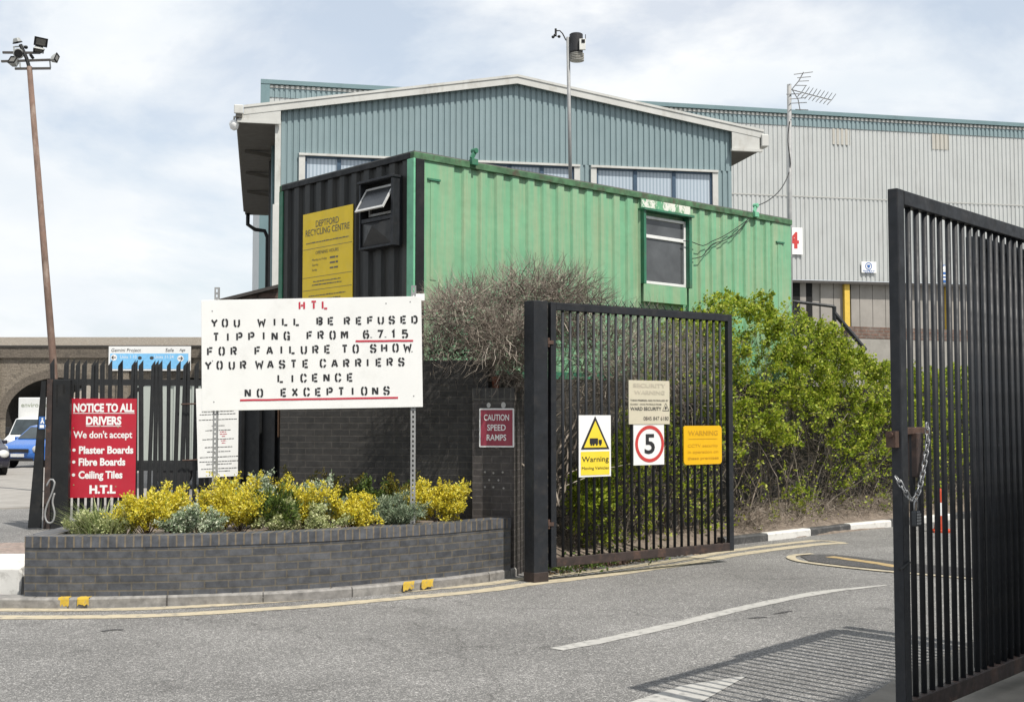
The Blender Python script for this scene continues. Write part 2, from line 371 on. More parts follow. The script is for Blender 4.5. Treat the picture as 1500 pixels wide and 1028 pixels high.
M_yel = paint('yellow sign face', (.78,.6,.04), .45, var=.05, scale=5, dirt=(.6,.5,.12), dirt_amt=.15, bump=0)
M_amber = paint('amber plastic sign face', (.74,.42,.0), .45, var=.05, scale=5, bump=0)
M_amberink = paint('faded amber lettering', (.5,.27,.01), .6, var=.15, scale=40, bump=0)
M_cream = paint('faded cream sign face', (.56,.52,.4), .55, var=.07, scale=6, dirt=(.5,.42,.34), dirt_amt=.4, dirt_scale=6, bump=0)
M_creamink = paint('washed out lettering', (.47,.43,.34), .6, var=.1, scale=30, bump=0)
M_signred = paint('sign ring red', (.5,.045,.04), .45, var=.06, scale=10, bump=0)

# ------------------------------------------------------------------ ground and road
def structure(o): o['kind'] = 'structure'; return o
def sheet(name, pts, z, mat, th=None):
    mb = MB()
    if th is None: mb.add([(p[0], p[1], z) for p in pts], [tuple(range(len(pts)))])
    else: mb.slab([(p[0], p[1]) for p in pts], z-th, z)
    return structure(mb.build(name, mat, recalc=True))
sheet('ground', [(-900,-300),(900,-300),(900,1500),(-900,1500)], -.006, M_ground)
sheet('road', [(-60,-12),(60,-12),(60,64),(-60,64)], 0, M_road)
def gp(pts, z=0): return [gnd(x, y, z) for x, y in pts]
sheet('pavement', gp([(-260,706),(75,683),(230,683),(230,741),(75,743),(-260,756)]), .03, M_pave, .04)
sheet('footway', gp([(-200,799),(60,795),(75,800),(60,838),(-200,842)]), .012, M_bpave)
pr = [gnd(1240, 1052), gnd(1275, 1029), gnd(1313, 1004), gnd(1440, 938)]
pv = (pr[3]-pr[2]).normalized(); far = pr[3] + pv*6
sheet('pavement', pr + [far, far + Vector((6,-4,0)), Vector((9, 3, 0)), Vector((3.2, 3, 0))], .05, M_slab, .06)

def resample(pts, step=.12):
    out = [Vector(pts[0])]
    P = [Vector(p) for p in pts]
    # Catmull-Rom
    for i in range(len(P)-1):
        p0 = P[max(i-1,0)]; p1 = P[i]; p2 = P[i+1]; p3 = P[min(i+2, len(P)-1)]
        n = max(2, int((p2-p1).length/step))
        for k in range(1, n+1):
            t = k/n; out.append(.5*((2*p1) + (-p0+p2)*t + (2*p0-5*p1+4*p2-p3)*t*t + (-p0+3*p1-3*p2+p3)*t**3))
    return out
def normals2(P):
    N_ = []
    for i in range(len(P)):
        d = (P[min(i+1, len(P)-1)] - P[max(i-1, 0)]); d.z = 0; d.normalize(); N_.append(Vector((-d.y, d.x, 0)))
    return N_
def painted_line(name, px, w, z, mat, taper=False):
    P = resample(gp(px), .1); N_ = normals2(P); mb = MB(); n = len(P)
    for i, p in enumerate(P):
        k = w/2 * (min(1, .3+4*(1-i/(n-1))) if taper else 1) * (1 + .06*math.sin(i*.7) + rng.normal()*.06)
        a = p + N_[i]*k; b = p - N_[i]*k; mb.v += [(a.x, a.y, z), (b.x, b.y, z)]
    mb.f = [(2*i, 2*i+1, 2*i+3, 2*i+2) for i in range(n-1)]; mb.m = [0]*(n-1)
    return structure(mb.build(name, mat, recalc=True))
painted_line('edge_line', [(-160,890),(0,893),(130,893),(250,890),(400,881),(500,873),(600,865),(700,856.5),(780,846),(900,833),(1000,819),(1075,806),(1140,797.5),(1196,791.5)], .17, .004, M_linecream)
painted_line('edge_line', [(-160,901),(0,904),(130,903.5),(250,900.5),(400,891.5),(500,884),(600,875),(700,866),(780,855),(900,840.5),(1000,826),(1075,813),(1140,804),(1200,797),(1238,795)], .2, .004, M_linecream)
painted_line('edge_line', [(1196,791.5),(1215,792.5),(1238,795)], .07, .0055, M_linecream)
painted_line('centre_line', [(815,951),(900,934.5),(1000,912),(1100,888),(1200,868),(1260,861),(1298,857)], .155, .004, M_linewhite, True)
sheet('arrow_marking', gp([(1095,989.5),(1000,1004),(930,1026),(890,1044),(1000,1044)]), .004, M_linewhite)
sheet('tarmac_patch', gp([(1172,815),(1190,812.5),(1225,812.5),(1340,826),(1480,838),(1480,850),(1340,838),(1240,829),(1185,822)]), .008, M_tar)
painted_line('ramp_line', [(1480,853),(1340,841),(1250,832.5),(1180,824),(1160,818.5),(1163,814),(1190,811.5)], .11, .0115, M_linecream)
painted_line('ramp_line', [(1215,816),(1280,825),(1315,831)], .16, .0115, M_lineyel)
# flat repair and dark scuffs in the asphalt
for q in ( [(1098,906),(1110,904.5),(1123,904)], [(1134,899),(1146,897),(1159,894.5)], [(150,925),(165,922),(180,922.5)]):
    painted_line('scuff', q, .045, .004, M_tar)

# kerbs
def kerb(name, base, h, w, mat, inward=1, z0=0.0, seg=None):
    P = base; N_ = normals2(P); mb = MB(); s = 0; prev = None
    for i, p in enumerate(P):
        nn = N_[i]*inward
        if prev is not None: s += (p-prev).length
        prev = p
        q = [(p, z0-.05), (p, z0+h-.02), (p+nn*.02, z0+h), (p+nn*w, z0+h), (p+nn*w, z0-.05)]
        for a, z in q: mb.v.append((a.x, a.y, z))
        if i:
            for k in range(4):
                f = ((i-1)*5+k, i*5+k, i*5+k+1, (i-1)*5+k+1); fi = len(mb.f); mb.f.append(f); mb.m.append(0)
                zz = [0, h+.05, h+.07, h+.07+w, 0]; mb.uv[fi] = [(s0, zz[k]+.1), (s, zz[k]+.1), (s, zz[k+1]+.1), (s0, zz[k+1]+.1)]
        s0 = s
    n = len(P); mb.f += [tuple(range(5)), tuple(range((n-1)*5+4, (n-1)*5-1, -1))]; mb.m += [0, 0]
    return structure(mb.build(name, mat, recalc=True))
KB = resample(gp([(-170,888),(-60,889.5),(0,891),(100,891),(200,888.5),(300,885.5),(400,882),(480,877),(560,870.5),(640,861.5),(700,854),(757,844)]), .2)
k1 = kerb('kerb', KB, .1, .22, M_kerb)
for a, b in ((85,101),(113,130)):                                       # yellow daubs on the kerb face, each set just proud of it
    P = [gnd(x, 891, 0) for x in np.linspace(a, b, 9)]
    mb = MB()
    for p in P: mb.v += [(p.x, p.y-.0035, .015+rng.uniform(0,.03)), (p.x, p.y-.0035, .087), (p.x, p.y+.0, .102), (p.x, p.y+.07+rng.uniform(0,.03), .1025)]
    mb.f = [(4*i+k, 4*i+4+k, 4*i+5+k, 4*i+1+k) for i in range(8) for k in range(3)]; mb.m = [0]*24
    mb.build('paint_daub', M_daub, k1)
for a, b in ((591,607),(618,635)):
    P = [gnd(x, 862+ (x-640)*-.115 + 0.3, 0) for x in np.linspace(a, b, 9)]
    mb = MB()
    for p in P: mb.v += [(p.x-.003, p.y-.005, .012+rng.uniform(0,.03)), (p.x-.003, p.y-.005, .088), (p.x, p.y+.0, .102), (p.x, p.y+.05+rng.uniform(0,.03), .1025)]
    mb.f = [(4*i+k, 4*i+4+k, 4*i+5+k, 4*i+1+k) for i in range(8) for k in range(3)]; mb.m = [0]*24
    mb.build('paint_daub', M_daub, k1)
# painted kerb along the hedge: black and white stones
kx = [(1062,799),(1125,792),(1188,784.5),(1246,777.5),(1306,771.5)]
KR = gp(kx); kd = (KR[-1]-KR[0]).normalized()
KR = KR + [KR[-1] + kd*1.0*i for i in range(1, 7)]
for i in range(len(KR)-1):
    a, b = KR[i], KR[i+1]; pts = [a + (b-a)*t for t in (0.004, .33, .66, .996)]
    kerb('kerb', pts, .11, .14, M_kerbw if i % 2 == 1 else M_kerbk)

# ------------------------------------------------------------------ the planter
pb = [(35,873),(80,873.5),(130,873),(250,871),(380,866),(480,860),(580,851.5),(660,843.5),(748,832.5)]
PB = resample(gp(pb, .1), .15); PZ0, PZ1 = .02, .665
def wallstrip(mb, P, th, z0, z1, m=0, inward=1, proud=0.0):
    N_ = normals2(P); s = 0; b0 = len(mb.v); s0 = 0
    for i, p in enumerate(P):
        nn = N_[i]*inward
        if i: s += (p-P[i-1]).length
        o = p - nn*proud; q = p + nn*th
        mb.v += [(o.x,o.y,z0),(o.x,o.y,z1),(q.x,q.y,z1),(q.x,q.y,z0)]
        if i:
            zz = [(z0,z1),(0,th),(z1,z0)]
            for k in range(3):
                mb.uv[len(mb.f)] = [(s0,zz[k][0]),(s,zz[k][0]),(s,zz[k][1]),(s0,zz[k][1])]
                mb.f.append((b0+(i-1)*4+k, b0+i*4+k, b0+i*4+k+1, b0+(i-1)*4+k+1)); mb.m.append(m)
        s0 = s
    n = len(P); mb.f += [tuple(b0+k for k in (0,3,2,1)), tuple(b0+(n-1)*4+k for k in range(4))]; mb.m += [m, m]
pl_ = thing('planter', 'low curved dark blue brick planter full of yellow and grey bushes beside the road', 'planter', (0,0,0))
mb = MB(); wallstrip(mb, PB, .215, PZ0, PZ1-.105); mb.build('wall', M_eng, pl_, recalc=True)
mb = MB(); wallstrip(mb, PB, .225, PZ1-.105, PZ1, proud=.008)
o = mb.build('coping', M_sold, pl_, recalc=True)
c0 = PB[0]; PL = [Vector((c0.x-.005, c0.y+.228 + (15.1-c0.y-.24)*t, 0)) for t in (0,.25,.5,.75,1)]
mb = MB(); wallstrip(mb, PL, .215, 0, PZ1-.105, inward=-1); mb.build('wall', M_eng, pl_, recalc=True)
mb = MB(); wallstrip(mb, PL, .225, PZ1-.105, PZ1, inward=-1, proud=.008); mb.build('coping', M_sold, pl_, recalc=True)
PBk = [Vector((c0.x+.22, 15.1, 0)), Vector((-2.86, 15.1, 0))]
mb = MB(); wallstrip(mb, PBk, .215, 0, PZ1-.105, inward=-1); mb.build('wall', M_eng, pl_, recalc=True)
Npb = normals2(PB); inner = [PB[i] + Npb[i]*.2 for i in range(0, len(PB), 3)]
bed = [(p.x, p.y) for p in inner] + [(-.28,14.15),(-2.75,14.95),(c0.x+.2, 15.0)]
# bumpy soil sheet
from mathutils.geometry import tessellate_polygon
mb = MB(); mb.add([(x,y,.6) for x,y in bed], [tuple(range(len(bed)))]); mb.build('soil', M_soil, pl_, recalc=True)

# white painted stone at the planter's left end
mb = MB(); w0 = gnd(33, 878); w1 = gnd(-70, 880)
M0 = Matrix.Translation((w1.x, w0.y, 0)); wl = w0.x - w1.x - .03
mb.add([(0,0,-.02),(wl,0,-.02),(wl,.5,-.02),(0,.5,-.02),(0,-.0,.27),(wl,-.0,.26),(wl+.01,.0,.31),(0,.0,.32),(wl+.01,.5,.4),(0,.5,.4)],
       [(0,1,5,4),(4,5,6,7),(7,6,8,9),(1,2,8,6,5),(2,3,9,8),(3,0,4,7,9),(0,3,2,1)], 0, M0)
tag(mb.build('painted_stone', M_kerbw, bevel=.02, recalc=True), 'chipped white painted stone block at the left end of the brick planter', 'stone block')

# ------------------------------------------------------------------ brick walls
WL = Fr((-2.8, 14.95, 0), -math.atan2(.78, 2.85))
bw = thing('brick_wall', 'sooty black brick wall with a square pier behind the planter', 'wall', WL.o, WL.a)
MB().box(0, 2.62, 0, .3, -.05, 2.455).build('wall', M_dkbrick, bw)
pier = MB().box(2.47, 2.96, -.13, .42, -.05, 1.98).build('pier', M_pierb, bw)
mb = MB(); mb.box(2.465, 2.965, -.135, .425, 1.98, 2.125); mb.build('pier_cap', brick('pier cap brick', (.045,.044,.044),(.06,.058,.056),(.1,.095,.085), .075, .4, .008, 0, (.06,.055,.05), .2), pier)
mb = MB()
for x, z in ((2.62,1.17),(2.72,1.16),(2.83,1.17),(2.67,1.08),(2.78,1.08),(2.62,1.0),(2.72,1.0),(2.84,.99)):
    disc(mb, x, z, .012, -.1335, n=8)
mb.build('mortar_plug', paint('pale filler', (.3,.29,.27), .8, bump=0), pier)
mb = MB()
for x, z, w in ((2.665,1.93,.03),(2.84,1.93,.035)): disc(mb, x, z, w, -.1395, n=10, sq=.8)
mb.build('filler_patch', paint('white filler', (.45,.44,.42), .8, bump=0), pier)
# long retaining wall beneath the green cabin
RT = Fr((-1.09, 14.89, 0), math.atan2(.672, .741))
rw = thing('retaining_wall', 'dark brick retaining wall under the hedge and below the green cabin', 'wall', RT.o, RT.a)
MB().box(1.65, 19, 0, .3, -.05, 2.3).build('wall', M_dkbrick, rw)
# raised yard behind the walls
yard = [(-2.72,15.3),(.1,14.55),(.12,16.1)] + [tuple(RT.W(19,.2,0)[:2])] + [(60,45),(60,110),(-9.4,110),(-9.4,52),(-5.9,30.5)]
sheet('yard', yard, 2.295, M_ground, 2.2)
# soil bank between kerb and wall
mb = MB(); n = 60; ss = np.linspace(1.65, 18, n); vs = []
for i, s in enumerate(ss):
    for j, (d, z) in enumerate(((.9,-.02),(.78,.07),(.62,.13),(.42,.24),(.2,.38),(0,.44))):
        p = RT.W(s, -d, 0); dz = rng.normal()*.018 if 0 < j < 5 else 0
        if s < 6.2: z = z*.45
        vs.append((p.x, p.y, z + dz))
mb.add(vs, [(i*6+j, (i+1)*6+j, (i+1)*6+j+1, i*6+j+1) for i in range(n-1) for j in range(5)])
structure(mb.build('soil_bank', M_soil, recalc=True, smooth=True))

# small terracotta pot on the pier
q = WL.W(2.68, .1, 2.125)
mb = MB(); mb.lathe([(.035,0),(.05,.11),(.056,.11),(.056,.14),(.045,.14),(.04,.1)], 16)
o = mb.build('flower_pot', paint('terracotta', (.27,.085,.045), .8, var=.2, scale=20), smooth=False); o.location = q; tag(o, 'small terracotta pot on top of the brick pier', 'flower pot')

# ------------------------------------------------------------------ signs
def sign(name, label, cat, fr, rect_px, off, mat, th=.012, rnd=0.0, end=False):
    x0, y0, x1, y1 = rect_px
    if not end:
        a, zt = fr.pl(x0, y0, off); b, zb = fr.pl(x1, y1, off)
        loc = fr.W(a, off, zb); rz = fr.a
    w, h = b-a, zt-zb
    r = thing(name, label, cat, loc, rz)
    mb = MB()
    if rnd:
        pts = []
        for cx, cz, a0 in ((w-rnd,rnd,-90),(w-rnd,h-rnd,0),(rnd,h-rnd,90),(rnd,rnd,180)):
            for k in range(6): t = R(a0+18*k); pts.append((cx+rnd*math.cos(t), cz+rnd*math.sin(t)))
        mb.prism(pts, 0, th)
    else: mb.box(0, w, 0, th, 0, h)
    mb.build('plate', mat, r, recalc=True)
    return r, w, h
def letters(root, mat, fn, name='lettering', label=None):
    mb = MB(); fn(mb); o = mb.build(name, mat, root, uv=False); 
    if label: o['label'] = label
    return o

# caution sign on the pier
r, w, h = sign('caution_sign', 'small dull red caution sign with white border on the brick pier', 'sign', WL, (702,598,753,655), -.165, M_signw, .02, .012)
mb = MB(); rect(mb, .017, w-.017, .017, h-.017, -.0025); mb.build('face', M_maroon, r, uv=False)
letters(r, M_signw, lambda mb: [text(mb, s, w/2, h*zz, h*.15, ww*w, -.005, bold=.015) for s, zz, ww in (('CAUTION', .69, .72), ('SPEED', .43, .53), ('RAMPS', .175, .56))])

# ------------------------------------------------------------------ left gate leaf
o0 = at(805, 700, 13.7); LG = Fr((o0.x, 13.7, 0), math.atan2(.6, .8))
LGW = LG.pl(1072, 700)[0]; GZ0, GZ1 = .145, 3.07
def gate_leaf(fr, width, label, nb, rail_mat, bar_mat, stile=.075, bar=.034):
    t = thing('gate', label, 'gate', fr.o, fr.a)
    MB().box(0, stile, -.03, .03, GZ0, GZ1).build('stile', M_blk, t, bevel=.005)
    MB().box(width-stile, width, -.03, .03, GZ0, GZ1).build('stile', M_blk, t, bevel=.005)
    MB().box(stile, width-stile, -.032, .028, GZ1-.085, GZ1-.002).build('top_rail', M_blk, t, bevel=.005)
    MB().box(stile, width-stile, -.032, .028, GZ0+.002, GZ0+.1).build('bottom_rail', rail_mat, t, bevel=.005)
    b0 = MB().tube([(0,0,GZ0+.1),(0,0,GZ1-.085)], bar/2, 10).build('bar', bar_mat, t, smooth=True)
    n = nb
    for i in range(n):
        x = stile + (width-2*stile)*(i+1)/(n+1)
        b = b0 if i == 0 else copy_part(b0, t); b.location = (x, 0, 0); b.rotation_euler = (0, R(rng.normal()*.1), R(rng.normal()*2))
    return t
lg = gate_leaf(LG, LGW, 'open black steel bar gate carrying four signs, hung beside the brick pier', 23, M_rustblk, M_blk)
mb = MB()
for i in range(19):
    x = .5 + i*.128
    for sx in (-1, 1): mb.tube([(x-.04*sx, .03+.012*sx, GZ1-.015), (x+.04*sx, .03+.012*sx, GZ1+.06+rng.uniform(0,.03))], [.007,.003], 4)
mb.box(.3, LGW-.12, .029, .036, GZ1-.02, GZ1+.012); mb.build('spike_strip', M_blk2, lg)
for z in (.62, 2.62):
    mb = MB(); mb.tube([(-.03,-.012,z-.05),(-.03,-.012,z+.05)], .022, 10); mb.box(-.05, .03, -.04, -.0, z-.02, z+.02); mb.build('hinge', M_rust, lg)
gpst = thing('gate_post', 'thick black steel gate post beside the brick pier', 'post', LG.o, LG.a)
MB().box(-.255, -.06, -.05, .13, -.05, 3.075).build('post', M_blk, gpst, bevel=.006)
MB().box(-.259, -.056, -.054, .134, -.05, .11).build('base_wrap', M_rustblk, gpst, bevel=.006)['label'] = 'rusty foot of the post'
# the signs on it
soff = -.046
r, w, h = sign('warning_sign', 'white and yellow warning sign with a black lorry triangle on the gate', 'sign', LG, (848,608,895,697), soff, M_signw)
def tri(mb, cx, z0, s, y, m=0):
    hh = s*.88; rr = s*.06; mb.add([(cx-s/2,y,z0),(cx+s/2,y,z0),(cx,y,z0+hh)], [(0,1,2)], m)
mb = MB(); rect(mb, w*.05, w*.95, h*.03, h*.41, -.003); tri(mb, w/2, h*.475, w*.72, -.0065); mb.build('yellow_panel', M_yel, r, uv=False)
letters(r, M_ink, lambda mb: tri(mb, w/2, h*.445, w*.9, -.003), 'triangle')
def lorry(mb):
    rect(mb, w*.32, w*.58, h*.535, h*.625, -.0085); rect(mb, w*.60, w*.70, h*.535, h*.6, -.0085)
    for k in (.37,.44,.54,.65): disc(mb, w*k, h*.527, w*.032, -.009, n=12)
letters(r, M_ink, lorry, 'lorry_symbol')
letters(r, M_ink, lambda mb: (text(mb, 'Warning', w/2, h*.245, h*.085, w*.84, -.006, bold=.004), text(mb, 'Moving Vehicles', w/2, h*.12, h*.045, w*.84, -.006, bold=0)))
r, w, h = sign('security_sign', 'faded cream security patrol sign above the round speed sign', 'sign', LG, (921,556.5,981,621), soff-.006, M_cream)
def sec(mb):
    text(mb, 'THESE PREMISES ARE PATROLLED BY', w*.03, h*.525, h*.036, w*.94, -.003, 'l', .012); text(mb, 'GUARD · DOG PATROLS FROM', w*.03, h*.435, h*.036, w*.76, -.003, 'l', .008)
    text(mb, 'WARD SECURITY', w*.03, h*.315, h*.075, w*.76, -.003, 'l', .02); text(mb, '0845 847 6180', w*.97, h*.09, h*.085, w*.62, -.003, 'r', 0)
    for a, b in (((.82,.31),(.98,.31)),((.82,.31),(.9,.485)),((.98,.31),(.9,.485))): stroke(mb, [(w*a[0],h*a[1]),(w*b[0],h*b[1])], .006, -.003)
    disc(mb, w*.9, h*.375, w*.025, -.0034, n=9); rect(mb, w*.885, w*.91, h*.34, h*.37, -.0037)
letters(r, M_ink2, sec)
letters(r, M_creamink, lambda mb: (text(mb, 'SECURITY', w/2, h*.84, h*.085, w*.8, -.003), text(mb, 'WARNING', w/2, h*.68, h*.085, w*.75, -.003)), 'faded_lettering')
r, w, h = sign('speed_sign', 'white square sign with a red ring round a black 5 on the gate', 'sign', LG, (928,621.5,973,680), soff, M_signw)
letters(r, M_signred, lambda mb: ring(mb, w*.52, h*.52, h*.37, h*.455, -.003, sq=w/h*1.04), 'ring')
letters(r, M_ink, lambda mb: text(mb, '5', w*.52, h*.29, h*.46, w*.34, -.003, bold=.02))
r, w, h = sign('camera_warning_sign', 'amber plastic warning sign with rounded corners and faded lettering', 'sign', LG, (1001.5,623.5,1057.5,679), soff, M_amber, .015, .045)
def amb(mb):
    text(mb, 'WARNING', w*.5, h*.75, h*.12, w*.78, -.003, bold=.015); rect(mb, w*.12, w*.88, h*.655, h*.665, -.003)
    text(mb, 'CCTV security', w*.5, h*.45, h*.075, w*.8, -.003, bold=0); text(mb, 'in operation on', w*.5, h*.29, h*.075, w*.8, -.003, bold=0); text(mb, 'these premises', w*.5, h*.13, h*.075, w*.82, -.003, bold=0.01)
letters(r, M_amberink, amb, 'lettering')

# ------------------------------------------------------------------ right gate leaf
o1 = at(1314, 700, 6.84); RG = Fr((o1.x, 6.84, 0), math.atan2(.744, .668)); RGW = 3.05
rg = gate_leaf(RG, RGW, 'open black steel bar gate with chain and padlock in the right foreground', 25, M_rustblk, M_blk, .085, .034)
MB().box(.18, .27, -.04, .04, 1.46, 1.71).build('lock_case', M_rustblk, rg, bevel=.006)
MB().box(.085, .4, -.02, .035, 1.70, 1.74).build('latch_plate', M_rust, rg, bevel=.004)
mb = MB(); mb.tube([(-.06,.01,1.70),(.12,.01,1.70)], .014, 8); mb.build('bolt', M_rust, rg)
MB().tube([(-.06,-.035,.97),(.06,-.035,1.0)], .009, 6).build('drop_pin', M_blk2, rg); MB().box(-.045,-.0,-.015,.04,1.63,1.72).build('keeper', M_rust, rg)
# fixed railing close behind the gate
rl = thing('railing', 'black steel railing panel close behind the padlocked gate', 'railing', RG.W(1.40, .10, 0), RG.a)
MB().box(0, .04, -.03, .05, .2, 2.965).build('stile', M_blk, rl, bevel=.004)
MB().box(.04, 1.62, -.022, .05, 2.9, 2.965).build('top_rail', M_blk, rl, bevel=.004)
MB().box(.04, 1.62, -.022, .05, .2, .27).build('bottom_rail', M_blk, rl, bevel=.004)
b0 = MB().box(-.019,.019,-.012,.03,.27,2.9).build('bar', M_blk, rl)
for i in range(13):
    b = b0 if i == 0 else copy_part(b0, rl); b.location = (.14+i*.112, 0, 0)
for x in (1.55,): MB().box(x-.04, x+.04, .059, .14, -.05, 2.8).build('post', M_blk2, rl)
# chain and padlock
ch = []
for (x, y, z) in ((.245,-.07,1.745),(.235,-.075,1.66),(.2,-.075,1.56),(.15,-.075,1.45),(.09,-.075,1.37),(.05,-.068,1.345),(.015,-.06,1.36),(-.015,-.035,1.42),(-.02,.02,1.5)):
    ch.append(RG.W(x, y, z))
cs = resample(ch, .008); L_ = [0]
for i in range(1, len(cs)): L_.append(L_[-1] + (cs[i]-cs[i-1]).length)
mb = MB(); step = .031; nlk = int(L_[-1]/step)
for k in range(nlk):
    i = min(range(len(L_)), key=lambda q: abs(L_[q]-k*step)); d = (cs[min(i+2, len(cs)-1)] - cs[max(i-2, 0)]).normalized()
    up = Vector((-.668,-.744,.1)) if k % 2 else Vector((.744,-.668,.25)); s_ = d.cross(up).normalized(); u = s_.cross(d)
    M0 = Matrix(((d.x,s_.x,u.x,cs[i].x),(d.y,s_.y,u.y,cs[i].y),(d.z,s_.z,u.z,cs[i].z),(0,0,0,1)))
    mb.torus(.0125, .0042, M0, 12, 6, .0095)
M_chrome = paint('bright zinc chain', (.27,.275,.28), .42, metal=.6, var=.25, scale=30, bump=0)
tag(mb.build('chain', M_chrome, smooth=True, uv=False), 'bright steel chain looped round the free stile of the gate', 'chain')
pk = thing('padlock', 'dark combination padlock hanging on the bright chain', 'padlock', RG.W(.045, -.085, 1.2), RG.a)
MB().box(-.03, .03, -.016, .016, 0, .085).build('body', paint('padlock grey', (.05,.055,.06), .35, metal=.5), pk, bevel=.008)
MB().tube([(.02*math.cos(a), 0, .085+.035+.02*math.sin(a)) if 0 < a < PI else (.02*math.cos(a), 0, .08) for a in np.linspace(0, PI, 12)], .0055, 8).build('shackle', M_chrome, pk, smooth=True)
mb = MB()
for k in range(4): mb.box(-.024, .024, -.019, -.0165, .012+k*.016, .022+k*.016)
mb.build('dial', M_galv, pk)
hpst = thing('gate_post', 'black steel hinge post of the padlocked gate beyond the right edge', 'post', RG.W(RGW+.12, 0, 0), RG.a)
MB().box(-.06, .06, -.06, .06, -.05, 3.08).build('post', M_blk, hpst, bevel=.006)
# unseen block added behind the camera's right shoulder to shade the foot of the gate
ob = thing('added_shade_block', 'tall grey block added outside the view to shade the foot of the padlocked gate', 'building', RG.W(-.8, -8, 0), RG.a)
MB().box(0, 12, -6, 0, -.02, 13.2).build('wall', M_dkbrick, ob); MB().box(-.1, 12.1, -6.1, .1, 13.2, 13.5).build('parapet', M_kerb, ob)

# ------------------------------------------------------------------ big stencilled board
BY = 13.25
tl, tr, bl = at(298,440,BY), at(620,434,BY), at(300,602,BY)
BWd, BHt = (tr-tl).length, (tl-bl).length; tilt = math.atan2(tr.z-tl.z, tr.x-tl.x)
hb = thing('notice_board', 'large white board with black stencilled lettering on two perforated steel posts', 'notice board', (tl.x, BY, .6))
MBt = Matrix.Translation((0, 0, bl.z-.6)) @ Matrix.Rotation(-tilt, 4, 'Y')
mb = MB(); mb.box(0, BWd, -.008, .008, 0, BHt, 0, MBt); mb.build('board', M_white, hb, bevel=.003)
ST = {'H':[[(0,0),(0,1)],[(1,0),(1,1)],[(.3,.5),(.75,.5)]],'T':[[(0,1),(1,1)],[(.5,.8),(.5,0)]],'L':[[(0,1),(0,0)],[(.32,0),(1,0)]],
'O':[[(.4,1),(.17,1),(0,.82),(0,.18),(.17,0),(.4,0)],[(.6,1),(.83,1),(1,.82),(1,.18),(.83,0),(.6,0)]],
'U':[[(0,1),(0,.2),(.17,0),(.4,0)],[(1,1),(1,.2),(.83,0),(.6,0)]],'Y':[[(0,1),(.4,.55)],[(1,1),(.5,.5),(.5,0)]],
'W':[[(0,1),(.22,0),(.42,.7)],[(.56,.7),(.78,0),(1,1)]],'I':[[(.5,0),(.5,1)]],
'B':[[(0,0),(0,1)],[(.3,1),(.8,1),(1,.88),(1,.66),(.8,.54),(.3,.54)],[(.3,.42),(.8,.42),(1,.32),(1,.14),(.8,0),(.3,0)]],
'E':[[(0,0),(0,1)],[(.28,1),(1,1)],[(.28,.5),(.85,.5)],[(.28,0),(1,0)]],'F':[[(0,0),(0,1)],[(.28,1),(1,1)],[(.28,.5),(.85,.5)]],
'R':[[(0,0),(0,1)],[(.3,1),(.8,1),(1,.85),(1,.64),(.8,.5),(.3,.5)],[(.58,.36),(1,0)]],
'S':[[(1,.76),(1,.86),(.85,1),(.6,1)],[(.4,1),(.15,1),(0,.85),(0,.66),(.18,.54),(.82,.46),(1,.34),(1,.15),(.85,0),(.6,0)],[(.4,0),(.15,0),(0,.14),(0,.24)]],
'D':[[(0,0),(0,1)],[(.3,1),(.75,1),(1,.78),(1,.22),(.75,0),(.3,0)]],'P':[[(0,0),(0,1)],[(.3,1),(.8,1),(1,.85),(1,.6),(.8,.45),(.3,.45)]],
'N':[[(0,0),(0,1)],[(1,0),(1,1)],[(.17,.92),(.83,.08)]],'G':[[(.4,1),(.17,1),(0,.82),(0,.18),(.17,0),(.4,0)],[(.6,1),(.83,1),(1,.82),(1,.74)],[(.6,0),(1,0),(1,.42),(.62,.42)]],
'M':[[(0,0),(0,1)],[(1,0),(1,1)],[(.2,.95),(.5,.35),(.8,.95)]],'A':[[(0,0),(.42,1)],[(.58,1),(1,0)],[(.36,.3),(.66,.3)]],
'C':[[(.4,1),(.17,1),(0,.82),(0,.18),(.17,0),(.4,0)],[(.6,1),(.83,1),(1,.82),(1,.72)],[(.6,0),(.83,0),(1,.18),(1,.28)]],
'X':[[(0,0),(1,1)],[(0,1),(.36,.62)],[(.64,.38),(1,0)]],'6':[[(.95,.84),(.8,1),(.58,1)],[(.4,1),(.17,.95),(0,.7),(0,.18),(.17,0),(.4,0)],[(.6,0),(.83,0),(1,.18),(1,.4),(.83,.56),(.3,.56)]],
'7':[[(0,1),(1,1),(.4,0)]],'1':[[(.15,.8),(.5,1),(.5,0)]],'5':[[(1,1),(.08,1),(.05,.58),(.65,.6),(1,.46),(1,.15),(.8,0),(.58,0)],[(.38,0),(.1,0),(0,.14)]],'.':[[(.4,.02),(.4,.1)]]}
def stencil(mb, ch_, x, z, w, h, t, idx):
    for k, pl in enumerate(ST[ch_]):
        stroke(mb, [(x + t/2 + px*(w-t), z + t/2 + pz*(h-t)) for px, pz in pl], t, -.0105 - .0004*k)
rows = [(.024,.104,[('H',552),('T',612),('L',668)],1),
 (.172,.247,list(zip('YOUWILLBEREFUSED',(110,165,225,343,415,467,525,640,697,778,838,895,948,1003,1062,1117))),0),
 (.296,.375,list(zip('TIPPINGFROM6.7.15',(120,180,237,297,360,414,475,590,645,705,762,873,908,943,980,1012,1068))),0),
 (.424,.503,list(zip('FORFAILURETOSHOW',(90,148,208,328,387,448,502,560,618,678,765,820,908,963,1020,1074))),0),
 (.552,.630,list(zip('YOURWASTECARRIERS',(78,137,198,255,330,390,450,508,568,655,712,772,832,880,935,990,1048))),0),
 (.682,.760,list(zip('LICENCE',(442,502,557,615,672,730,790))),0),
 (.807,.885,list(zip('NOEXCEPTIONS',(277,338,457,513,572,630,687,745,803,860,915,972))),0)]
mbs = [MB(), MB()]; kx_ = BWd/1106
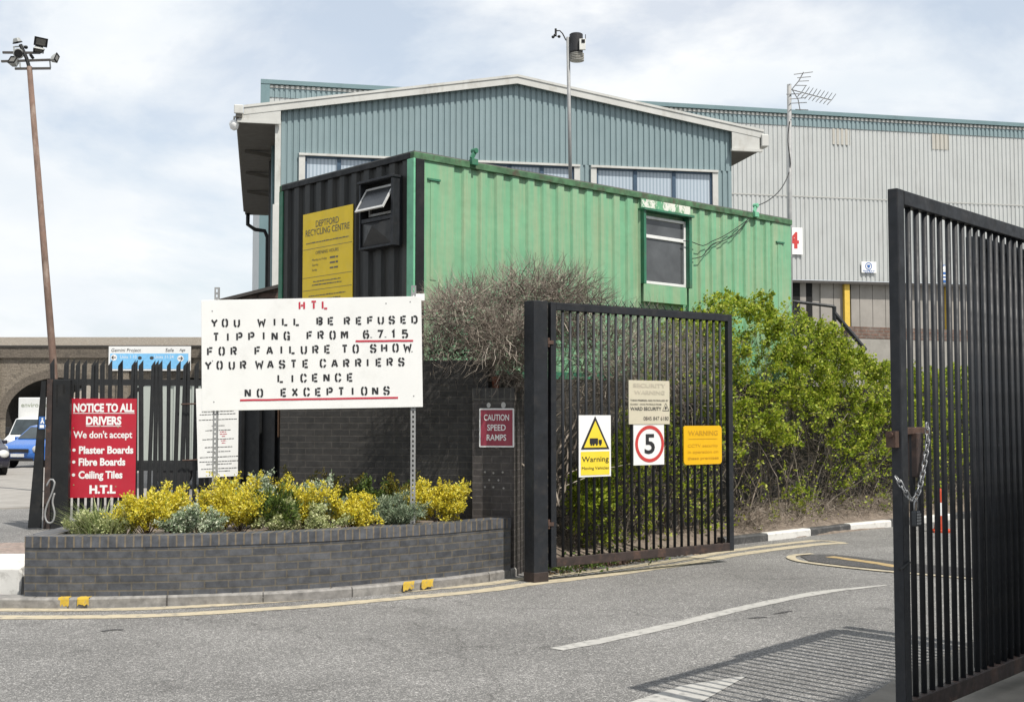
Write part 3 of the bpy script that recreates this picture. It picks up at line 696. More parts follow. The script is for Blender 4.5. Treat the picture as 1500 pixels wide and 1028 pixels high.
for v0, v1, cs_, mi in rows:
    h = (v1-v0)*BHt
    for c, x in cs_:
        w = {'W':44,'M':37,'I':30,'.':14,'A':35,'Y':36}.get(c, 32)*kx_
        stencil(mbs[mi], c, (x-62)*kx_, (1-v1)*BHt + rng.normal()*.0015, w, h, .0195, 0)
for xa, xb, va, vb in ((836,1125,.396,.402),(254,1045,.909,.912)):
    xa, xb = (xa-62)*kx_, (xb-62)*kx_; t = .0115
    pts = [(xa + (xb-xa)*k/12, (1-va-(vb-va)*k/12)*BHt + rng.normal()*.0008) for k in range(13)]; stroke(mbs[1], pts, t*1.7, -.0112)
for i, (m_, nm) in enumerate(((M_ink, 'lettering'), (M_redpaint, 'lettering'))):
    mbs[i].v = [tuple(MBt @ Vector(p)) for p in mbs[i].v]; o = mbs[i].build(nm, m_, hb, uv=False)
    o['label'] = 'red stencilled initials and underlines' if i else 'black stencilled lettering'
mb = MB()
for u, v in ((.05,.1),(.95,.05),(.055,.92),(.96,.9),(.05,.55),(.955,.5),(.84,.06)): disc(mb, u*BWd, (1-v)*BHt, .008, -.0095, n=10)
mb.v = [tuple(MBt @ Vector(p)) for p in mb.v]; mb.build('bolt_head', M_galv, hb, uv=False)
for px, ztop in ((315,3.19),(605,3.21)):
    x = at(px, 600, BY).x - tl.x; mb = MB(); zt = ztop-.6; hw = .026
    mb.box(x-hw, x-.009, .012, .016, -.35, zt); mb.box(x+.009, x+hw, .012, .016, -.35, zt)
    z = -.35
    while z < zt-.06: mb.box(x-.009, x+.009, .012, .016, z, z+.026); z += .052
    mb.box(x-.009, x+.009, .012, .016, zt-.02, zt)
    mb.box(x-hw, x-hw+.004, .0165, .045, -.35, zt); mb.box(x+hw-.004, x+hw, .0165, .045, -.35, zt)
    mb.build('post', M_galv, hb)
mb = MB(); x = at(613, 600, BY).x - tl.x; mb.box(x-.07, x+.06, .017, .022, at(0,440,BY).z-.66+.06, at(0,434,BY).z-.6+.03); mb.build('bracket', M_signw, hb)

# ------------------------------------------------------------------ corrugated sheet
def corr(mb, x0, x1, z0, z1, pitch, depth, y0=0.0, m=0, a=.4, sl=.1, M=None, ztop=None):
    """trapezoid sheet facing -y ; ztop(x) gives the top where it slopes"""
    pts = []; x = x0
    while x < x1-1e-6:
        for f, d in ((0,0),(a,0),(a+sl,1),(1-sl,1)):
            xx = x+f*pitch
            if xx < x1: pts.append((xx, y0+d*depth))
        x += pitch
    pts.append((x1, y0)); n = len(pts)
    vs = [(p[0], p[1], z0) for p in pts] + [(p[0], p[1], ztop(p[0]) if ztop else z1) for p in pts]
    mb.add(vs, [(i, i+1, n+i+1, n+i) for i in range(n-1)], m, M)

def container_paint(name, col, stain, samt, chip, chip_lo):
    m, nt, b, N, L = nodes(name); v = coords(N)
    r = ramp(N, [(.3, tuple(c*.9 for c in col)), (.7, tuple(c*1.08 for c in col))]); L(noise(N, L, v, 1.3, 5), r.inputs[0])
    mp = N('ShaderNodeMapping'); mp.inputs['Scale'].default_value = (5, 5, .35); L(v, mp.inputs[0])
    rs = ramp(N, [(.42, g(0)), (.66, g(samt))]); L(noise(N, L, mp.outputs[0], 1.6, 8, .65), rs.inputs[0])
    c = mixc(N, L, rs.outputs[0], r.outputs[0], stain)
    mp2 = N('ShaderNodeMapping'); mp2.inputs['Scale'].default_value = (1, 1, .5); L(v, mp2.inputs[0])
    mp3 = N('ShaderNodeMapping'); mp3.inputs['Scale'].default_value = (9, 9, .6); L(v, mp3.inputs[0])
    rr_ = ramp(N, [(.66, g(0)), (.75, g(.55))]); L(noise(N, L, mp3.outputs[0], 1.1, 7, .6), rr_.inputs[0]); c = mixc(N, L, rr_.outputs[0], c, (.16,.12,.07))
    rc = ramp(N, [(chip_lo, g(0)), (chip_lo+.015, g(1))]); L(noise(N, L, mp2.outputs[0], 5.5, 9, .72), rc.inputs[0])
    c = mixc(N, L, rc.outputs[0], c, chip)
    rd = ramp(N, [(.68, g(0)), (.72, g(.6))]); L(noise(N, L, v, 21, 3), rd.inputs[0]); c = mixc(N, L, rd.outputs[0], c, stain)
    L(c, b.inputs['Base Color']); b.inputs['Roughness'].default_value = .5; b.inputs['Specular IOR Level'].default_value = .35
    p = bumpn(N, L, b, noise(N, L, v, 1.6, 3), .5, .045); bumpn(N, L, b, noise(N, L, v, 60, 4), .12, .004, p)
    MATS[name] = m; return m
M_green = container_paint('green cabin paint', (.165,.375,.22), (.3,.37,.23), .85, (.6,.62,.55), .70)
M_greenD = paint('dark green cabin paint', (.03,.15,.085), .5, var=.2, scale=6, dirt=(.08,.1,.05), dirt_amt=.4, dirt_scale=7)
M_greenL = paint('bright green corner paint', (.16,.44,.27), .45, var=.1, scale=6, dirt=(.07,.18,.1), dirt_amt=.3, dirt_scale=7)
M_moss = paint('mossy green rail paint', (.06,.14,.07), .85, var=.5, scale=7, dirt=(.075,.06,.042), dirt_amt=.9, dirt_scale=4, bump=.5)
M_peel = container_paint('peeling green paint', (.11,.33,.18), (.3,.27,.2), .7, (.66,.66,.6), .5)
M_blkc = container_paint('black cabin paint', (.013,.014,.0135), (.045,.042,.036), .55, (.09,.09,.085), .76)
M_glass = glassmat('dark window glass', (.075,.08,.085), .12, .5)
M_frame = paint('white window frame', (.68,.69,.68), .45, var=.05, dirt=(.4,.39,.36), dirt_scale=5)
M_greyfr = paint('grey aluminium', (.4,.4,.39), .45, metal=.3, var=.12)
M_black = paint('flat black', (.004,.004,.004), .9, bump=0)  # plain black; on openings it is painted darkness for the unlit inside
M_wire = paint('black cable', (.012,.012,.012), .6, bump=0)

# ------------------------------------------------------------------ the green cabin
oc = at(607, 222, 15.0); CF = Fr((oc.x, 15.0, 0), math.atan2(.672, .741)); CB, CT = 2.3, oc.z
CL = CF.pl(1158, 322)[0]; CW = CF.pe(411, 268)[0]
CF.o.z = 0
cb = thing('container_cabin', 'long corrugated green steel cabin with one black end, up on the wall behind the planter', 'cabin', CF.W(0,0,CB), CF.a)
H = CT-CB
def cpl(px, py, off=0): x, z = CF.pl(px, py, off); return x, z-CB
def cpe(px, py, off=0): y, z = CF.pe(px, py, off); return y, z-CB
wa, wz1 = cpl(938, 308); wb, wz0 = cpl(1009, 420)
mb = MB(); dp = .03
mb.add([(.14,0,.1),(.52,0,.1),(.52,0,H-.09),(.14,0,H-.09)], [(0,1,2,3)])
corr(mb, .52, wa, .1, H-.09, .278, dp)
mb.add([(wa,0,.1),(wa,dp+.03,.1),(wa,dp+.03,H-.09),(wa,0,H-.09)], [(0,1,2,3)])
mb.add([(wa,dp+.03,.1),(wb,dp+.03,.1),(wb,dp+.03,H-.09),(wa,dp+.03,H-.09)], [(0,1,2,3)])
mb.add([(wb,dp+.03,.1),(wb,0,.1),(wb,0,H-.09),(wb,dp+.03,H-.09)], [(0,1,2,3)])
corr(mb, wb, CL-.5, .1, H-.09, .278, dp)
mb.add([(CL-.5,0,.1),(CL,0,.1),(CL,0,H-.09),(CL-.5,0,H-.09)], [(0,1,2,3)])
mb.add([(CL,0,.1),(CL,CW,.1),(CL,CW,H-.09),(CL,0,H-.09)], [(0,1,2,3)])
mb.add([(CL,CW,.1),(0,CW,.1),(0,CW,H-.09),(CL,CW,H-.09)], [(0,1,2,3)])
mb.build('side_wall', M_green, cb)
ME = Matrix(((0,1,0,0),(-1,0,0,CW),(0,0,1,0),(0,0,0,1)))
mb = MB(); corr(mb, .09, CW-.12, .1, H-.08, .275, .04, 0, 0, .4, .1, ME); mb.build('end_wall', M_blkc, cb)['label'] = 'black corrugated end wall'
mb = MB(); mb.box(-.02, CL+.02, -.022, .06, H-.09, H-.005); mb.box(CL-.06, CL+.02, .06, CW, H-.09, H-.005); mb.box(-.02, CL, CW-.06, CW, H-.09, H-.005); mb.build('top_rail', M_moss, cb, bevel=.008)
MB().box(-.022, .07, .06, CW-.06, H-.08, H-.005).build('end_rail', M_blk2, cb, bevel=.008)
MB().box(.0, CL-.02, .0, CW-.02, H-.03, H+.012).build('roof', paint('grey roof sheet', (.12,.12,.11), .8, dirt=(.06,.07,.05)), cb)
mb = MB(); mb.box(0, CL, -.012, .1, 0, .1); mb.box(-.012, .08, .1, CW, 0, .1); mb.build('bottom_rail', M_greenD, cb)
MB().box(-.03, .0, -.028, .11, .1, H-.085).build('corner_post', M_greenL, cb, bevel=.006)
MB().box(.003, .135, -.035, .05, .1, H-.085).build('corner_post', M_blk2, cb, bevel=.008)['label'] = 'black boxed corner strip'
MB().box(-.015, .05, CW-.085, CW+.01, .1, H-.085).build('corner_post', M_greenD, cb)
for sx0, sx1, px, py in ((.2, .40, 630, 263), (CL-.42, CL-.2, 1146, 356)):
    z = cpl(px, py)[1]
    MB().box(sx0, sx1, -.022, .0, z-.012, z+.012).build('lip', M_greenD, cb)
    mb = MB(); mb.box(sx0+.05, sx1-.05, -.007, 0, z-1.25, z-.012); mb.build('pressed_panel', M_green, cb, bevel=.006)
# window
fx0, fz1 = cpl(942, 318); fx1, fz0 = cpl(999, 417)
wy = dp+.03

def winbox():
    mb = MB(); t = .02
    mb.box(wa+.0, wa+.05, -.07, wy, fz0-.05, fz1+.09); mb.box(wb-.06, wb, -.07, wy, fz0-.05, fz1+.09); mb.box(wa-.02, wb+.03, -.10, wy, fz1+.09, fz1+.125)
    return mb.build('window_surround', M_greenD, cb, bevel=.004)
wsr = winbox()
MB().box(wa+.05, wb-.06, -.012, wy-.003, fz0-.3, fz0-.045).build('window_apron', M_green, cb)
MB().box(wa-.01, wb+.01, -.03, wy-.003, fz1+.126, H-.092).build('window_header', M_peel, cb)['label'] = 'header panel with peeling white paint'
ia, ib = wa+.052, wb-.062
zm = fz0 + (fz1-fz0)*.71
mb = MB(); f = .04
mb.box(ia, ia+f, -.0, .05, fz0-.04, fz1+.03); mb.box(ib-f, ib, -.0, .05, fz0-.04, fz1+.03); mb.box(ia+f, ib-f, -.002, .05, fz1-.01, fz1+.03); mb.box(ia+f, ib-f, -.002, .05, fz0-.04, fz0); mb.box(ia+f, ib-f, -.002, .05, zm-.025, zm+.025)
wf = mb.build('window', M_frame, cb, bevel=.004)
MB().box(ia+f, ib-f, .02, .026, fz0, zm-.025).build('pane', M_glass, wf)
MB().box(ia+f, ib-f, .02, .026, zm+.025, fz1-.01).build('pane', M_glass, wf)
# vent box with hopper window on the black end
ya, zt_ = cpe(527, 272, -.12); yb, zt2 = cpe(577, 259, -.12); zb_ = cpe(527, 367, -.12)[1]
ya = min(ya, CW-.2); vw = ya-yb; vz0, vz1 = zb_, zt2
mb = MB(); d0 = .13
def eb(y0, y1, x0, x1, z0, z1, mbx): mbx.box(x0, x1, y0, y1, z0, z1)
zs = vz0 + (vz1-vz0)*.40
mb.box(-d0, .05, ya-.03, ya, vz0, vz1); mb.box(-d0, .05, yb, yb+.05, vz0, vz1); mb.box(-d0-.02, .05, yb-.01, ya+.02, vz1, vz1+.03); mb.box(-d0+.002, .05, yb+.05, ya-.03, vz0, vz0+.03); mb.box(-d0+.01, .05, yb+.05, ya-.03, zs, zs+.05)
vb = mb.build('vent_box', M_blk, cb, bevel=.004)
mb = MB(); A_ = [(-d0+.03, ya-.03, vz0+.03), (-d0+.03, yb+.05, vz0+.03), (-d0+.03, yb+.05, zs), (-d0+.03, ya-.03, zs), (-d0-.06, (ya+yb)/2, (vz0+zs)/2+.1)]
mb.add(A_, [(0,1,4),(1,2,4),(2,3,4),(3,0,4)]); mb.build('hood_panel', paint('dull grey black sheet', (.022,.022,.022), .5, var=.3), vb)
MB().box(-.0, .02, yb+.05, ya-.03, zs+.05, vz1).build('opening', M_black, vb)  # black sheet painted in for the darkness behind the sash
mb = MB(); z0, z1 = zs+.09, vz1-.05; yy0, yy1 = yb+.09, ya-.07; zmid = z0+(z1-z0)*.42
mb.box(-.03,-.0, yy0, yy0+.025, z0, zmid); mb.box(-.03,0, yy1-.025, yy1, z0, zmid); mb.box(-.03,0, yy0+.025, yy1-.025, z0, z0+.03); mb.build('fixed_frame', M_greyfr, vb)
# tilted sash: hinged at top, bottom swung out
hz = z1-.02; ang = R(30); ln = .36
Ms = Matrix.Translation((-.04, 0, hz)) @ Matrix.Rotation(ang, 4, 'Y')
mb = MB()
for b_ in ((yb+.075, yb+.1, -ln, 0), (ya-.08, ya-.055, -ln, 0), (yb+.1, ya-.08, -ln, -ln+.03), (yb+.1, ya-.08, -.03, 0)): mb.box(-.02, 0, b_[0], b_[1], b_[2], b_[3], 0, Ms)
sash = mb.build('sash', paint('pale grey sash', (.5,.5,.49), .5), vb)
mb = MB(); mb.box(-.012, -.008, yb+.1, ya-.08, -ln+.03, -.03, 0, Ms); mb.build('pane', glassmat('smoky glass', (.03,.032,.035), .25), sash)
# yellow sign on the black end
y0_, z0_ = cpe(444, 315, -.012); y1_, z1_ = cpe(517, 300, -.012)
sw, sh = y0_-y1_, 1.52
ys = thing('opening_hours_sign', 'tall yellow sign with opening hours on the black cabin end', 'sign', CF.W(-.012, y0_, CB + z0_ - sh), CF.a - PI/2)
MB().box(0, sw, 0, .008, 0, sh).build('plate', paint('mustard sign face', (.8,.56,.012), .5, var=.06, scale=4, dirt=(.5,.38,.06), dirt_amt=.2, bump=0), ys)
def ysl(mb):
    rr = random.Random(4); w, h = sw, sh
    text(mb, 'DEPTFORD', w/2, h*.865, .085, w*.46, -.003, bold=.004); text(mb, 'RECYCLING CENTRE', w/2, h*.795, .085, w*.88, -.003, bold=.004)
    smallprint(mb, w/2, h*.725, w*.86, .017, -.003, rnd=rr)
    for k in (.675, .42, .305, ): rect(mb, 0.01, w-.01, h*k, h*k+.006, -.003)
    text(mb, 'OPENING HOURS', w/2, h*.62, .045, w*.46, -.003, bold=.0)
    for s, z in (('Monday to Friday', .565), ('Saturday', .52), ('Sunday', .475)):
        text(mb, s, w*.2, h*z, .03, None if s != 'Monday to Friday' else w*.3, -.003, 'l', 0); smallprint(mb, w*.56, h*z, w*.16, .026, -.003, 0, 'l', rr)
    for z in (.375, .345, .25, .215, .17): smallprint(mb, w/2, h*z, w*rr.uniform(.5,.8), .016, -.003, rnd=rr)
letters(ys, paint('grey blue print', (.13,.12,.09), .6, bump=0), ysl)
# brackets and cables on the roof edge
for nm, lab, px, py, col in (('cable_bracket','green cable bracket on the cabin roof edge near its far end',1104,313,M_greenL), ('lamp_bracket','small green bracket on the cabin roof edge near the black corner',691,236,M_greenD)):
    x, z = CF.pl(px, py)
    mb = MB(); mb.box(-.05, .05, -.04, .02, -.06, .02); mb.beam((-.03,0,.02), (.035,0,.13), .035, .05); mb.tube([(.03,-.03,.13),(.03,.05,.13)], .035, 10)
    o = mb.build(nm, col, bevel=.004); o.location = CF.W(x, -.03, z); o.rotation_euler[2] = CF.a; tag(o, lab, 'bracket')
def cable(name, label, pts, r=.007):
    tag(MB().tube(resample(pts, .1), r, 5).build(name, M_wire, uv=False), label, 'cable')
cp2 = lambda px, py, off=-.03: CF.W(*(lambda q: (q[0], off, q[1]))(CF.pl(px, py, off)))
cable('cable', 'thin black cable drooping from the bracket to the cabin window', [cp2(1100,318),cp2(1085,330),cp2(1060,346),cp2(1042,354,-.045),cp2(1030,360,-.05),cp2(1012,354,-.06),cp2(1001,353,-.05)])
cable('cable', 'thin black cable looping lower across the green cabin side', [cp2(1094,324),cp2(1078,342),cp2(1062,352),cp2(1045,357,-.04),cp2(1036,366,-.05),cp2(1028,376,-.05),cp2(1013,379,-.03)])
# weather mast standing on the cabin roof
WY = 19.0; wb0 = at(836, 262, WY); wx = wb0.x
wm = thing('weather_station', 'weather station with wind cups on a thin grey mast above the cabin', 'weather station', (wx, WY, CT+.01))
zz = lambda py: at(832, py, WY).z - CT - .01
dx = lambda px: at(px, 60, WY).x - wx
MB().tube([(0,0,0),(dx(832),0,zz(55))], .028, 12).build('mast', M_galv, wm, smooth=True)
MB().lathe([(.098,zz(78)),(.105,zz(76)),(.105,zz(51)),(.09,zz(50))], 24, 0, Matrix.Translation((dx(844),0,0))).build('rain_collector', paint('black plastic', (.02,.02,.022), .5), wm, smooth=False)
mb = MB()
for k in range(5): z = zz(90) + k*.026; mb.lathe([(.085,z),(.112,z+.006),(.112,z+.012),(.085,z+.02)], 22, 0, Matrix.Translation((dx(845),0,0)))
mb.build('radiation_shield', paint('weathered white plastic', (.5,.49,.45), .6, dirt=(.3,.27,.22)), wm)
mb = MB(); mb.box(dx(848), dx(857), -.14, -.105, zz(77), zz(61)); mb.build('transmitter', paint('white plastic box', (.68,.68,.64), .5), wm, bevel=.006)
mb = MB(); mb.box(dx(851), dx(856), -.146, -.1405, zz(67), zz(62)); mb.tube([(dx(857),-.11,zz(61)),(dx(857),-.11,zz(54))], .006, 6); mb.build('solar_panel', M_black, wm)
mb = MB(); mb.tube([(dx(829),-.02,zz(60)),(dx(824),-.02,zz(50)),(dx(820),-.02,zz(46)),(dx(816),-.02,zz(46)),(dx(814),-.02,zz(47))], .01, 8); mb.tube([(dx(814),-.02,zz(53)),(dx(814),-.02,zz(43))], .017, 8)
an = mb.build('anemometer', M_wire, wm, uv=False)
mb = MB()
for a in (0, 2.1, 4.2):
    c = Vector((dx(814)+.055*math.cos(a+.3), -.02+.055*math.sin(a+.3), zz(54))); mb.tube([(dx(814),-.02,zz(54)), tuple(c)], .005, 5); mb.lathe([(.004,-.024),(.02,-.016),(.026,0),(.02,.016),(.004,.022)], 10, 0, Matrix.Translation(c))
mb.build('wind_cups', M_wire, an, uv=False)
# TV aerial
M_alum = paint('dull aerial aluminium', (.16,.16,.16), .6, bump=0)
AY = 22.0; ab = at(1155.5, 320, AY); az = lambda px, py: at(px, py, AY) - Vector((ab.x, AY, 2.3))
ta = thing('tv_aerial', 'tall grey pole with a comb shaped television aerial behind the cabin', 'aerial', (ab.x, AY, 2.3))
MB().tube([(0,0,0), az(1156,124)], .04, 12).build('pole', M_galv, ta, smooth=True)
mb = MB(); bo = [az(1157,131), az(1218,147)]; mb.tube(bo, .009, 6)
q0, q1 = bo
for t in np.linspace(.28, 1, 9):
    c = q0 + (q1-q0)*t
    for s in (-1, 1): mb.tube([c, c + Vector((.07*s+.02, .12, .085*s+ .03))], .007, 4); mb.tube([c, c + Vector((.07*s-.02, -.12, .085*s-.0))], .007, 4)
mb.build('boom', M_alum, ta, uv=False)
mb = MB()
for (xa, ya_, xb_, yb_) in ((1161,112,1193,103),(1166,117,1190,110),(1168,122,1187,116),(1163,128,1184,123),(1150,141,1176,135),(1155,148,1182,141),(1158,154,1184,148),(1163,163,1186,159)):
    mb.tube([az(xa,ya_)+Vector((0,-.12,0)), az(xb_,yb_)+Vector((0,.12,0))], .0075, 5)
mb.tube([az(1160,131), az(1170,119), az(1177,106)], .009, 5); mb.tube([az(1160,131), az(1169,146), az(1172,162)], .009, 5)
mb.build('reflector', M_alum, ta, uv=False)
cable('cable', 'black cable sagging from the aerial pole to the cabin roof', [at(1157,178,AY-.05), at(1154,205,AY-.05), at(1158,240,AY-.05), at(1154,258,AY-.05), at(1143,278,AY-.5), at(1125,294,AY-1.2), cp2(1105,303,.1)], .009)

# ------------------------------------------------------------------ gabled building
def clad(name, col, streak, amt=.35, rough=.45):
    return paint(name, col, rough, var=.05, scale=.8, dirt=streak, dirt_amt=amt, dirt_scale=1.4, bump=.05, streak=.25)
M_teal = clad('teal cladding', (.2,.268,.283), (.145,.2,.21))
M_tealD = clad('dark teal trim', (.14,.215,.23), (.1,.15,.16))
M_fascia = paint('off white fascia', (.5,.5,.475), .6, var=.08, scale=2, dirt=(.3,.28,.24), dirt_amt=.4, dirt_scale=3, streak=.5)
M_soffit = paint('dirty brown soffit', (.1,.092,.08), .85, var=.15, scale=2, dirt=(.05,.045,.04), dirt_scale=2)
M_grey = clad('pale grey cladding', (.43,.443,.435), (.33,.335,.325), .45)
M_rail = paint('window rail', (.5,.5,.48), .6)
def blinds():
    m, nt, b, N, L = nodes('blinded window glass'); v = coords(N)
    w = N('ShaderNodeTexWave'); w.bands_direction = 'X'; w.inputs['Scale'].default_value = 3.4; w.inputs['Distortion'].default_value = .3; L(v, w.inputs[0])  # stripes coloured into the pane as the vertical blinds behind it
    r = ramp(N, [(.25, (.3,.36,.42)), (.6, (.42,.48,.54))]); L(w.outputs[1], r.inputs[0]); L(r.outputs[0], b.inputs['Base Color']); b.inputs['Roughness'].default_value = .12
    return m
M_blindglass = blinds()
M_bluefr = paint('blue window frame', (.04,.075,.12), .5)
ow = at(403, 200, 30.0); WF = Fr((ow.x, 30, 0), R(11.5))
gb = thing('gabled_building', 'teal corrugated gabled building with a white roof edge behind the cabin', 'building', WF.W(0,0,2.0), WF.a)
wpl = lambda px, py, off=0: (lambda q: (q[0], q[1]-2.0))(WF.pl(px, py, off))
A_, B_, C_ = wpl(357,156,-.15), wpl(758,111,-.15), wpl(1119,192,-.15)
wL = wpl(1071,200)[0]; DEP = 14.0
sl1 = (B_[1]-A_[1])/(B_[0]-A_[0]); sl2 = (C_[1]-B_[1])/(C_[0]-B_[0])
ztop = lambda x: (B_[1] + (x-B_[0])*(sl1 if x < B_[0] else sl2)) - .16
hw = wpl(560, 233)[1]; wz = hw-1.75
wins = [(wpl(438,222)[0], wpl(652,236)[0]), (wpl(690,237)[0], wpl(849,246)[0]), (wpl(865,246)[0], wpl(1051,256)[0])]
mb = MB(); corr(mb, .0, wL, hw+.06, 0, .15, .03, 0, 0, .6, .1, None, ztop)
edges = [0.0] + [v for w in wins for v in w] + [wL]
for i in range(0, len(edges), 2): corr(mb, edges[i], edges[i+1], wz, hw+.06, .15, .03, 0, 0, .6, .1)
corr(mb, 0, wL, 0, wz, .15, .03, 0, 0, .6, .1)
mb.build('front_cladding', M_teal, gb)
mb = MB(); mb.box(0, .14, -.03, .06, 0, ztop(0)-.25); mb.build('corner_trim', M_fascia, gb)
mb = MB(); mb.box(wL-.02, wL, .05, DEP, 0, ztop(wL)); mb.build('side_cladding', M_teal, gb)
mb = MB(); mb.box(.02, .06, .06, DEP, 0, ztop(0)+.02); mb.build('side_cladding', M_grey, gb)
mb = MB(); mb.box(.06, wL-.02, DEP-.05, DEP, 0, ztop(0)); mb.build('rear_cladding', M_teal, gb)
for (a, b) in wins:
    wi = MB().box(a-.0, a+.15, -.05, .06, wz, hw).box(b-.15, b, -.05, .06, wz, hw).box(a, b, -.08, .06, hw, hw+.055).box(a+.15, b-.15, -.02, .08, wz, wz+.1).build('window', M_fascia, gb)
    n = max(2, round((b-a-.3)/.95)); pw = (b-a-.3)/n
    mb = MB()
    for k in range(n+1): x = a+.15+k*pw; mb.box(max(a+.15, x-.05), min(b-.15, x+.05), -.0, .07, wz+.1, hw)
    mb.box(a+.15, b-.15, .0, .07, hw-.05, hw-.002); mb.build('mullion', M_bluefr, wi)
    for k in range(n):
        x = a+.15+k*pw; mb = MB(); mb.box(x+.05, x+pw-.05, .03, .04, wz+.1, hw-.05); mb.build('pane', M_blindglass, wi)
def rake(p, q, y0, y1, t, mb):
    mb.add([(p[0],y0,p[1]),(q[0],y0,q[1]),(q[0],y0,q[1]-t),(p[0],y0,p[1]-t),(p[0],y1,p[1]),(q[0],y1,q[1]),(q[0],y1,q[1]-t),(p[0],y1,p[1]-t)], [(0,3,2,1),(4,5,6,7),(0,1,5,4),(3,7,6,2),(0,4,7,3),(1,2,6,5)])
mb = MB(); rake(A_, B_, -.15, -.1, .2, mb); rake(B_, C_, -.15, -.1, .2, mb); mb.build('fascia', M_fascia, gb)
up = .03
mb = MB(); rake((A_[0],A_[1]+up), (B_[0],B_[1]+up), -.17, DEP+.1, .06, mb); rake((B_[0],B_[1]+up), (C_[0],C_[1]+up), -.17, DEP+.1, .06, mb); mb.build('roof', M_fascia, gb)
# left eave: soffit, gutter box end, brackets
ez = wpl(403,180)[1]; sx = wpl(349,181)[0]
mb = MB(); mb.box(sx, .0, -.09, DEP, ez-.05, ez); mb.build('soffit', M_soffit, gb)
mb = MB(); mb.box(sx-.02, .13, -.15, -.09, ez-.06, ez+.02); mb.prism([(sx+.02,ez+.02),(.13,ez+.02),(.13,A_[1]+(.13-A_[0])*sl1-.17),(sx+.02,A_[1]+(sx+.02-A_[0])*sl1-.17)], -.14, -.105); mb.build('eave_board', M_fascia, gb)
mb = MB(); mb.box(sx-.06, sx+.1, -.2, DEP, ez+.05, A_[1]-.01); mb.build('gutter', paint('dull gutter', (.16,.15,.13), .7, dirt=(.08,.07,.06)), gb, bevel=.02)
mb = MB(); mb.box(sx-.1, sx+.12, -.24, -.18, A_[1]-.2, A_[1]+.02); mb.build('gutter_end', M_fascia, gb, bevel=.02)
for y in (3.1, 6.1, 9.2): MB().beam((sx+.12,y,ez-.09), (-.02,y,ez-.2), .12, .1).build('bracket', M_soffit, gb)
mb = MB(); mb.tube([(sx+.1,DEP-.3,ez-.06),(sx+.1,DEP-.35,ez-.45),(sx+.35,DEP-.35,ez-.62),(-.2,DEP-.35,ez-.66),(-.1,DEP-.35,ez-.9),(-.1,DEP-.35,0)], .07, 8); mb.build('downpipe', M_blk2, gb, smooth=True)
mb = MB(); mb.tube([(-.02,2.2,ez-.1),(-.02,2.2,0)], .05, 8); mb.build('downpipe', M_tealD, gb, smooth=True)
mb = MB(); mb.box(-.12, .0, 4.2, 4.4, 0, ez-.1); mb.build('column', paint('dark steel column', (.05,.05,.05), .7), gb)
MB().box(-.04, .15, -.06, .04, 0, wpl(405,300)[1]).build('downpipe_casing', M_fascia, gb)
# right eave return
rx0, rz = wpl(1074, 219)
mb = MB(); mb.prism([(wL-.03,rz),(C_[0]-.12,rz),(C_[0]-.12,C_[1]+(-.12)*sl2-.17),(wL-.03,C_[1]+(wL-.03-C_[0])*sl2-.17)], -.14, -.105); mb.box(wL-.05, C_[0]-.05, -.18, -.08, rz-.07, rz); mb.build('eave_board', M_fascia, gb)
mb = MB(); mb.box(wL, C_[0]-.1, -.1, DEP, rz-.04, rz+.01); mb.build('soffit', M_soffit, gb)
mb = MB(); mb.box(C_[0]-.08, C_[0]+.12, -.2, DEP, C_[1]-.42, C_[1]-.1); mb.build('gutter', M_fascia, gb, bevel=.02)
# security camera under the left eave
q = at(343, 183, 29.8)
sc_ = thing('security_camera', 'white dome security camera at the left roof corner of the teal building', 'camera', q)
mb = MB(); mb.lathe([(.02,-.14),(.09,-.1),(.11,-.03),(.12,.0),(.12,.05),(.08,.1),(.03,.12)], 20); mb.build('dome', M_signw, sc_, smooth=True)
mb = MB(); mb.tube([(0,0,.1),(.0,0,.19),(.1,.02,.21),(.36,.1,.16)], .03, 8); mb.build('arm', M_fascia, sc_, smooth=True)

# ------------------------------------------------------------------ the long grey shed
os_ = at(382, 118, 48.0); SF = Fr((os_.x, 48, 0), math.atan2(.216, .976))
sh_ = thing('warehouse', 'long pale grey corrugated warehouse with a teal band along its top', 'warehouse', SF.W(0,0,2.0), SF.a)
spl = lambda px, py, off=0: (lambda q: (q[0], q[1]-2.0))(SF.pl(px, py, off))
SL = 44.0; ST_ = spl(382,117)[1]; sb = spl(1235,411)[1]; tb = spl(1165,184)[1]
mb = MB(); corr(mb, .35, SL, sb, tb-.02, .205, .034, 0, 0, .5, .14); mb.build('cladding', M_grey, sh_)
mb = MB(); corr(mb, .35, SL, tb-.02, ST_-.3, .205, .045, -.03, 0, .5, .12); mb.build('teal_band', M_teal, sh_)
mb = MB(); mb.box(0, SL, -.12, .1, ST_-.17, ST_); mb.box(0, .35, -.1, .1, 0, ST_-.17); mb.build('edge_trim', M_tealD, sh_)
mb = MB(); corr(mb, .36, SL, ST_-.3, ST_-.2, .205, .07, -.06, 0, .5, .05); mb.build('filler_strip', M_fascia, sh_)
mb = MB(); mb.box(.1, SL, .05, 30, ST_-.25, ST_-.1); mb.build('roof', M_tealD, sh_)
mb = MB(); mb.box(.05, .15, .1, 30, 0, ST_-.2); mb.build('side_wall', M_grey, sh_)
mb = MB(); z = spl(1235,291)[1]; mb.box(.4, SL, -.012, .0, z, z+.05); mb.build('lap_joint', paint('lap joint grey', (.4,.4,.38), .6), sh_)  # thin raised strip, slightly darker grey than the cladding
M_gpanel = clad('aged translucent panel', (.42,.40,.355), (.32,.3,.26), .4)
for p0, p1 in (((1219,187),(1245,213)), ((1365,195),(1390,220))):
    x0, z1 = spl(*p0); x1, z0 = spl(*p1); mb = MB(); corr(mb, x0, x1, z0, min(z1, tb-.04), .205, .045, -.02, 0, .5, .12); mb.build('rooflight_panel', M_gpanel, sh_)
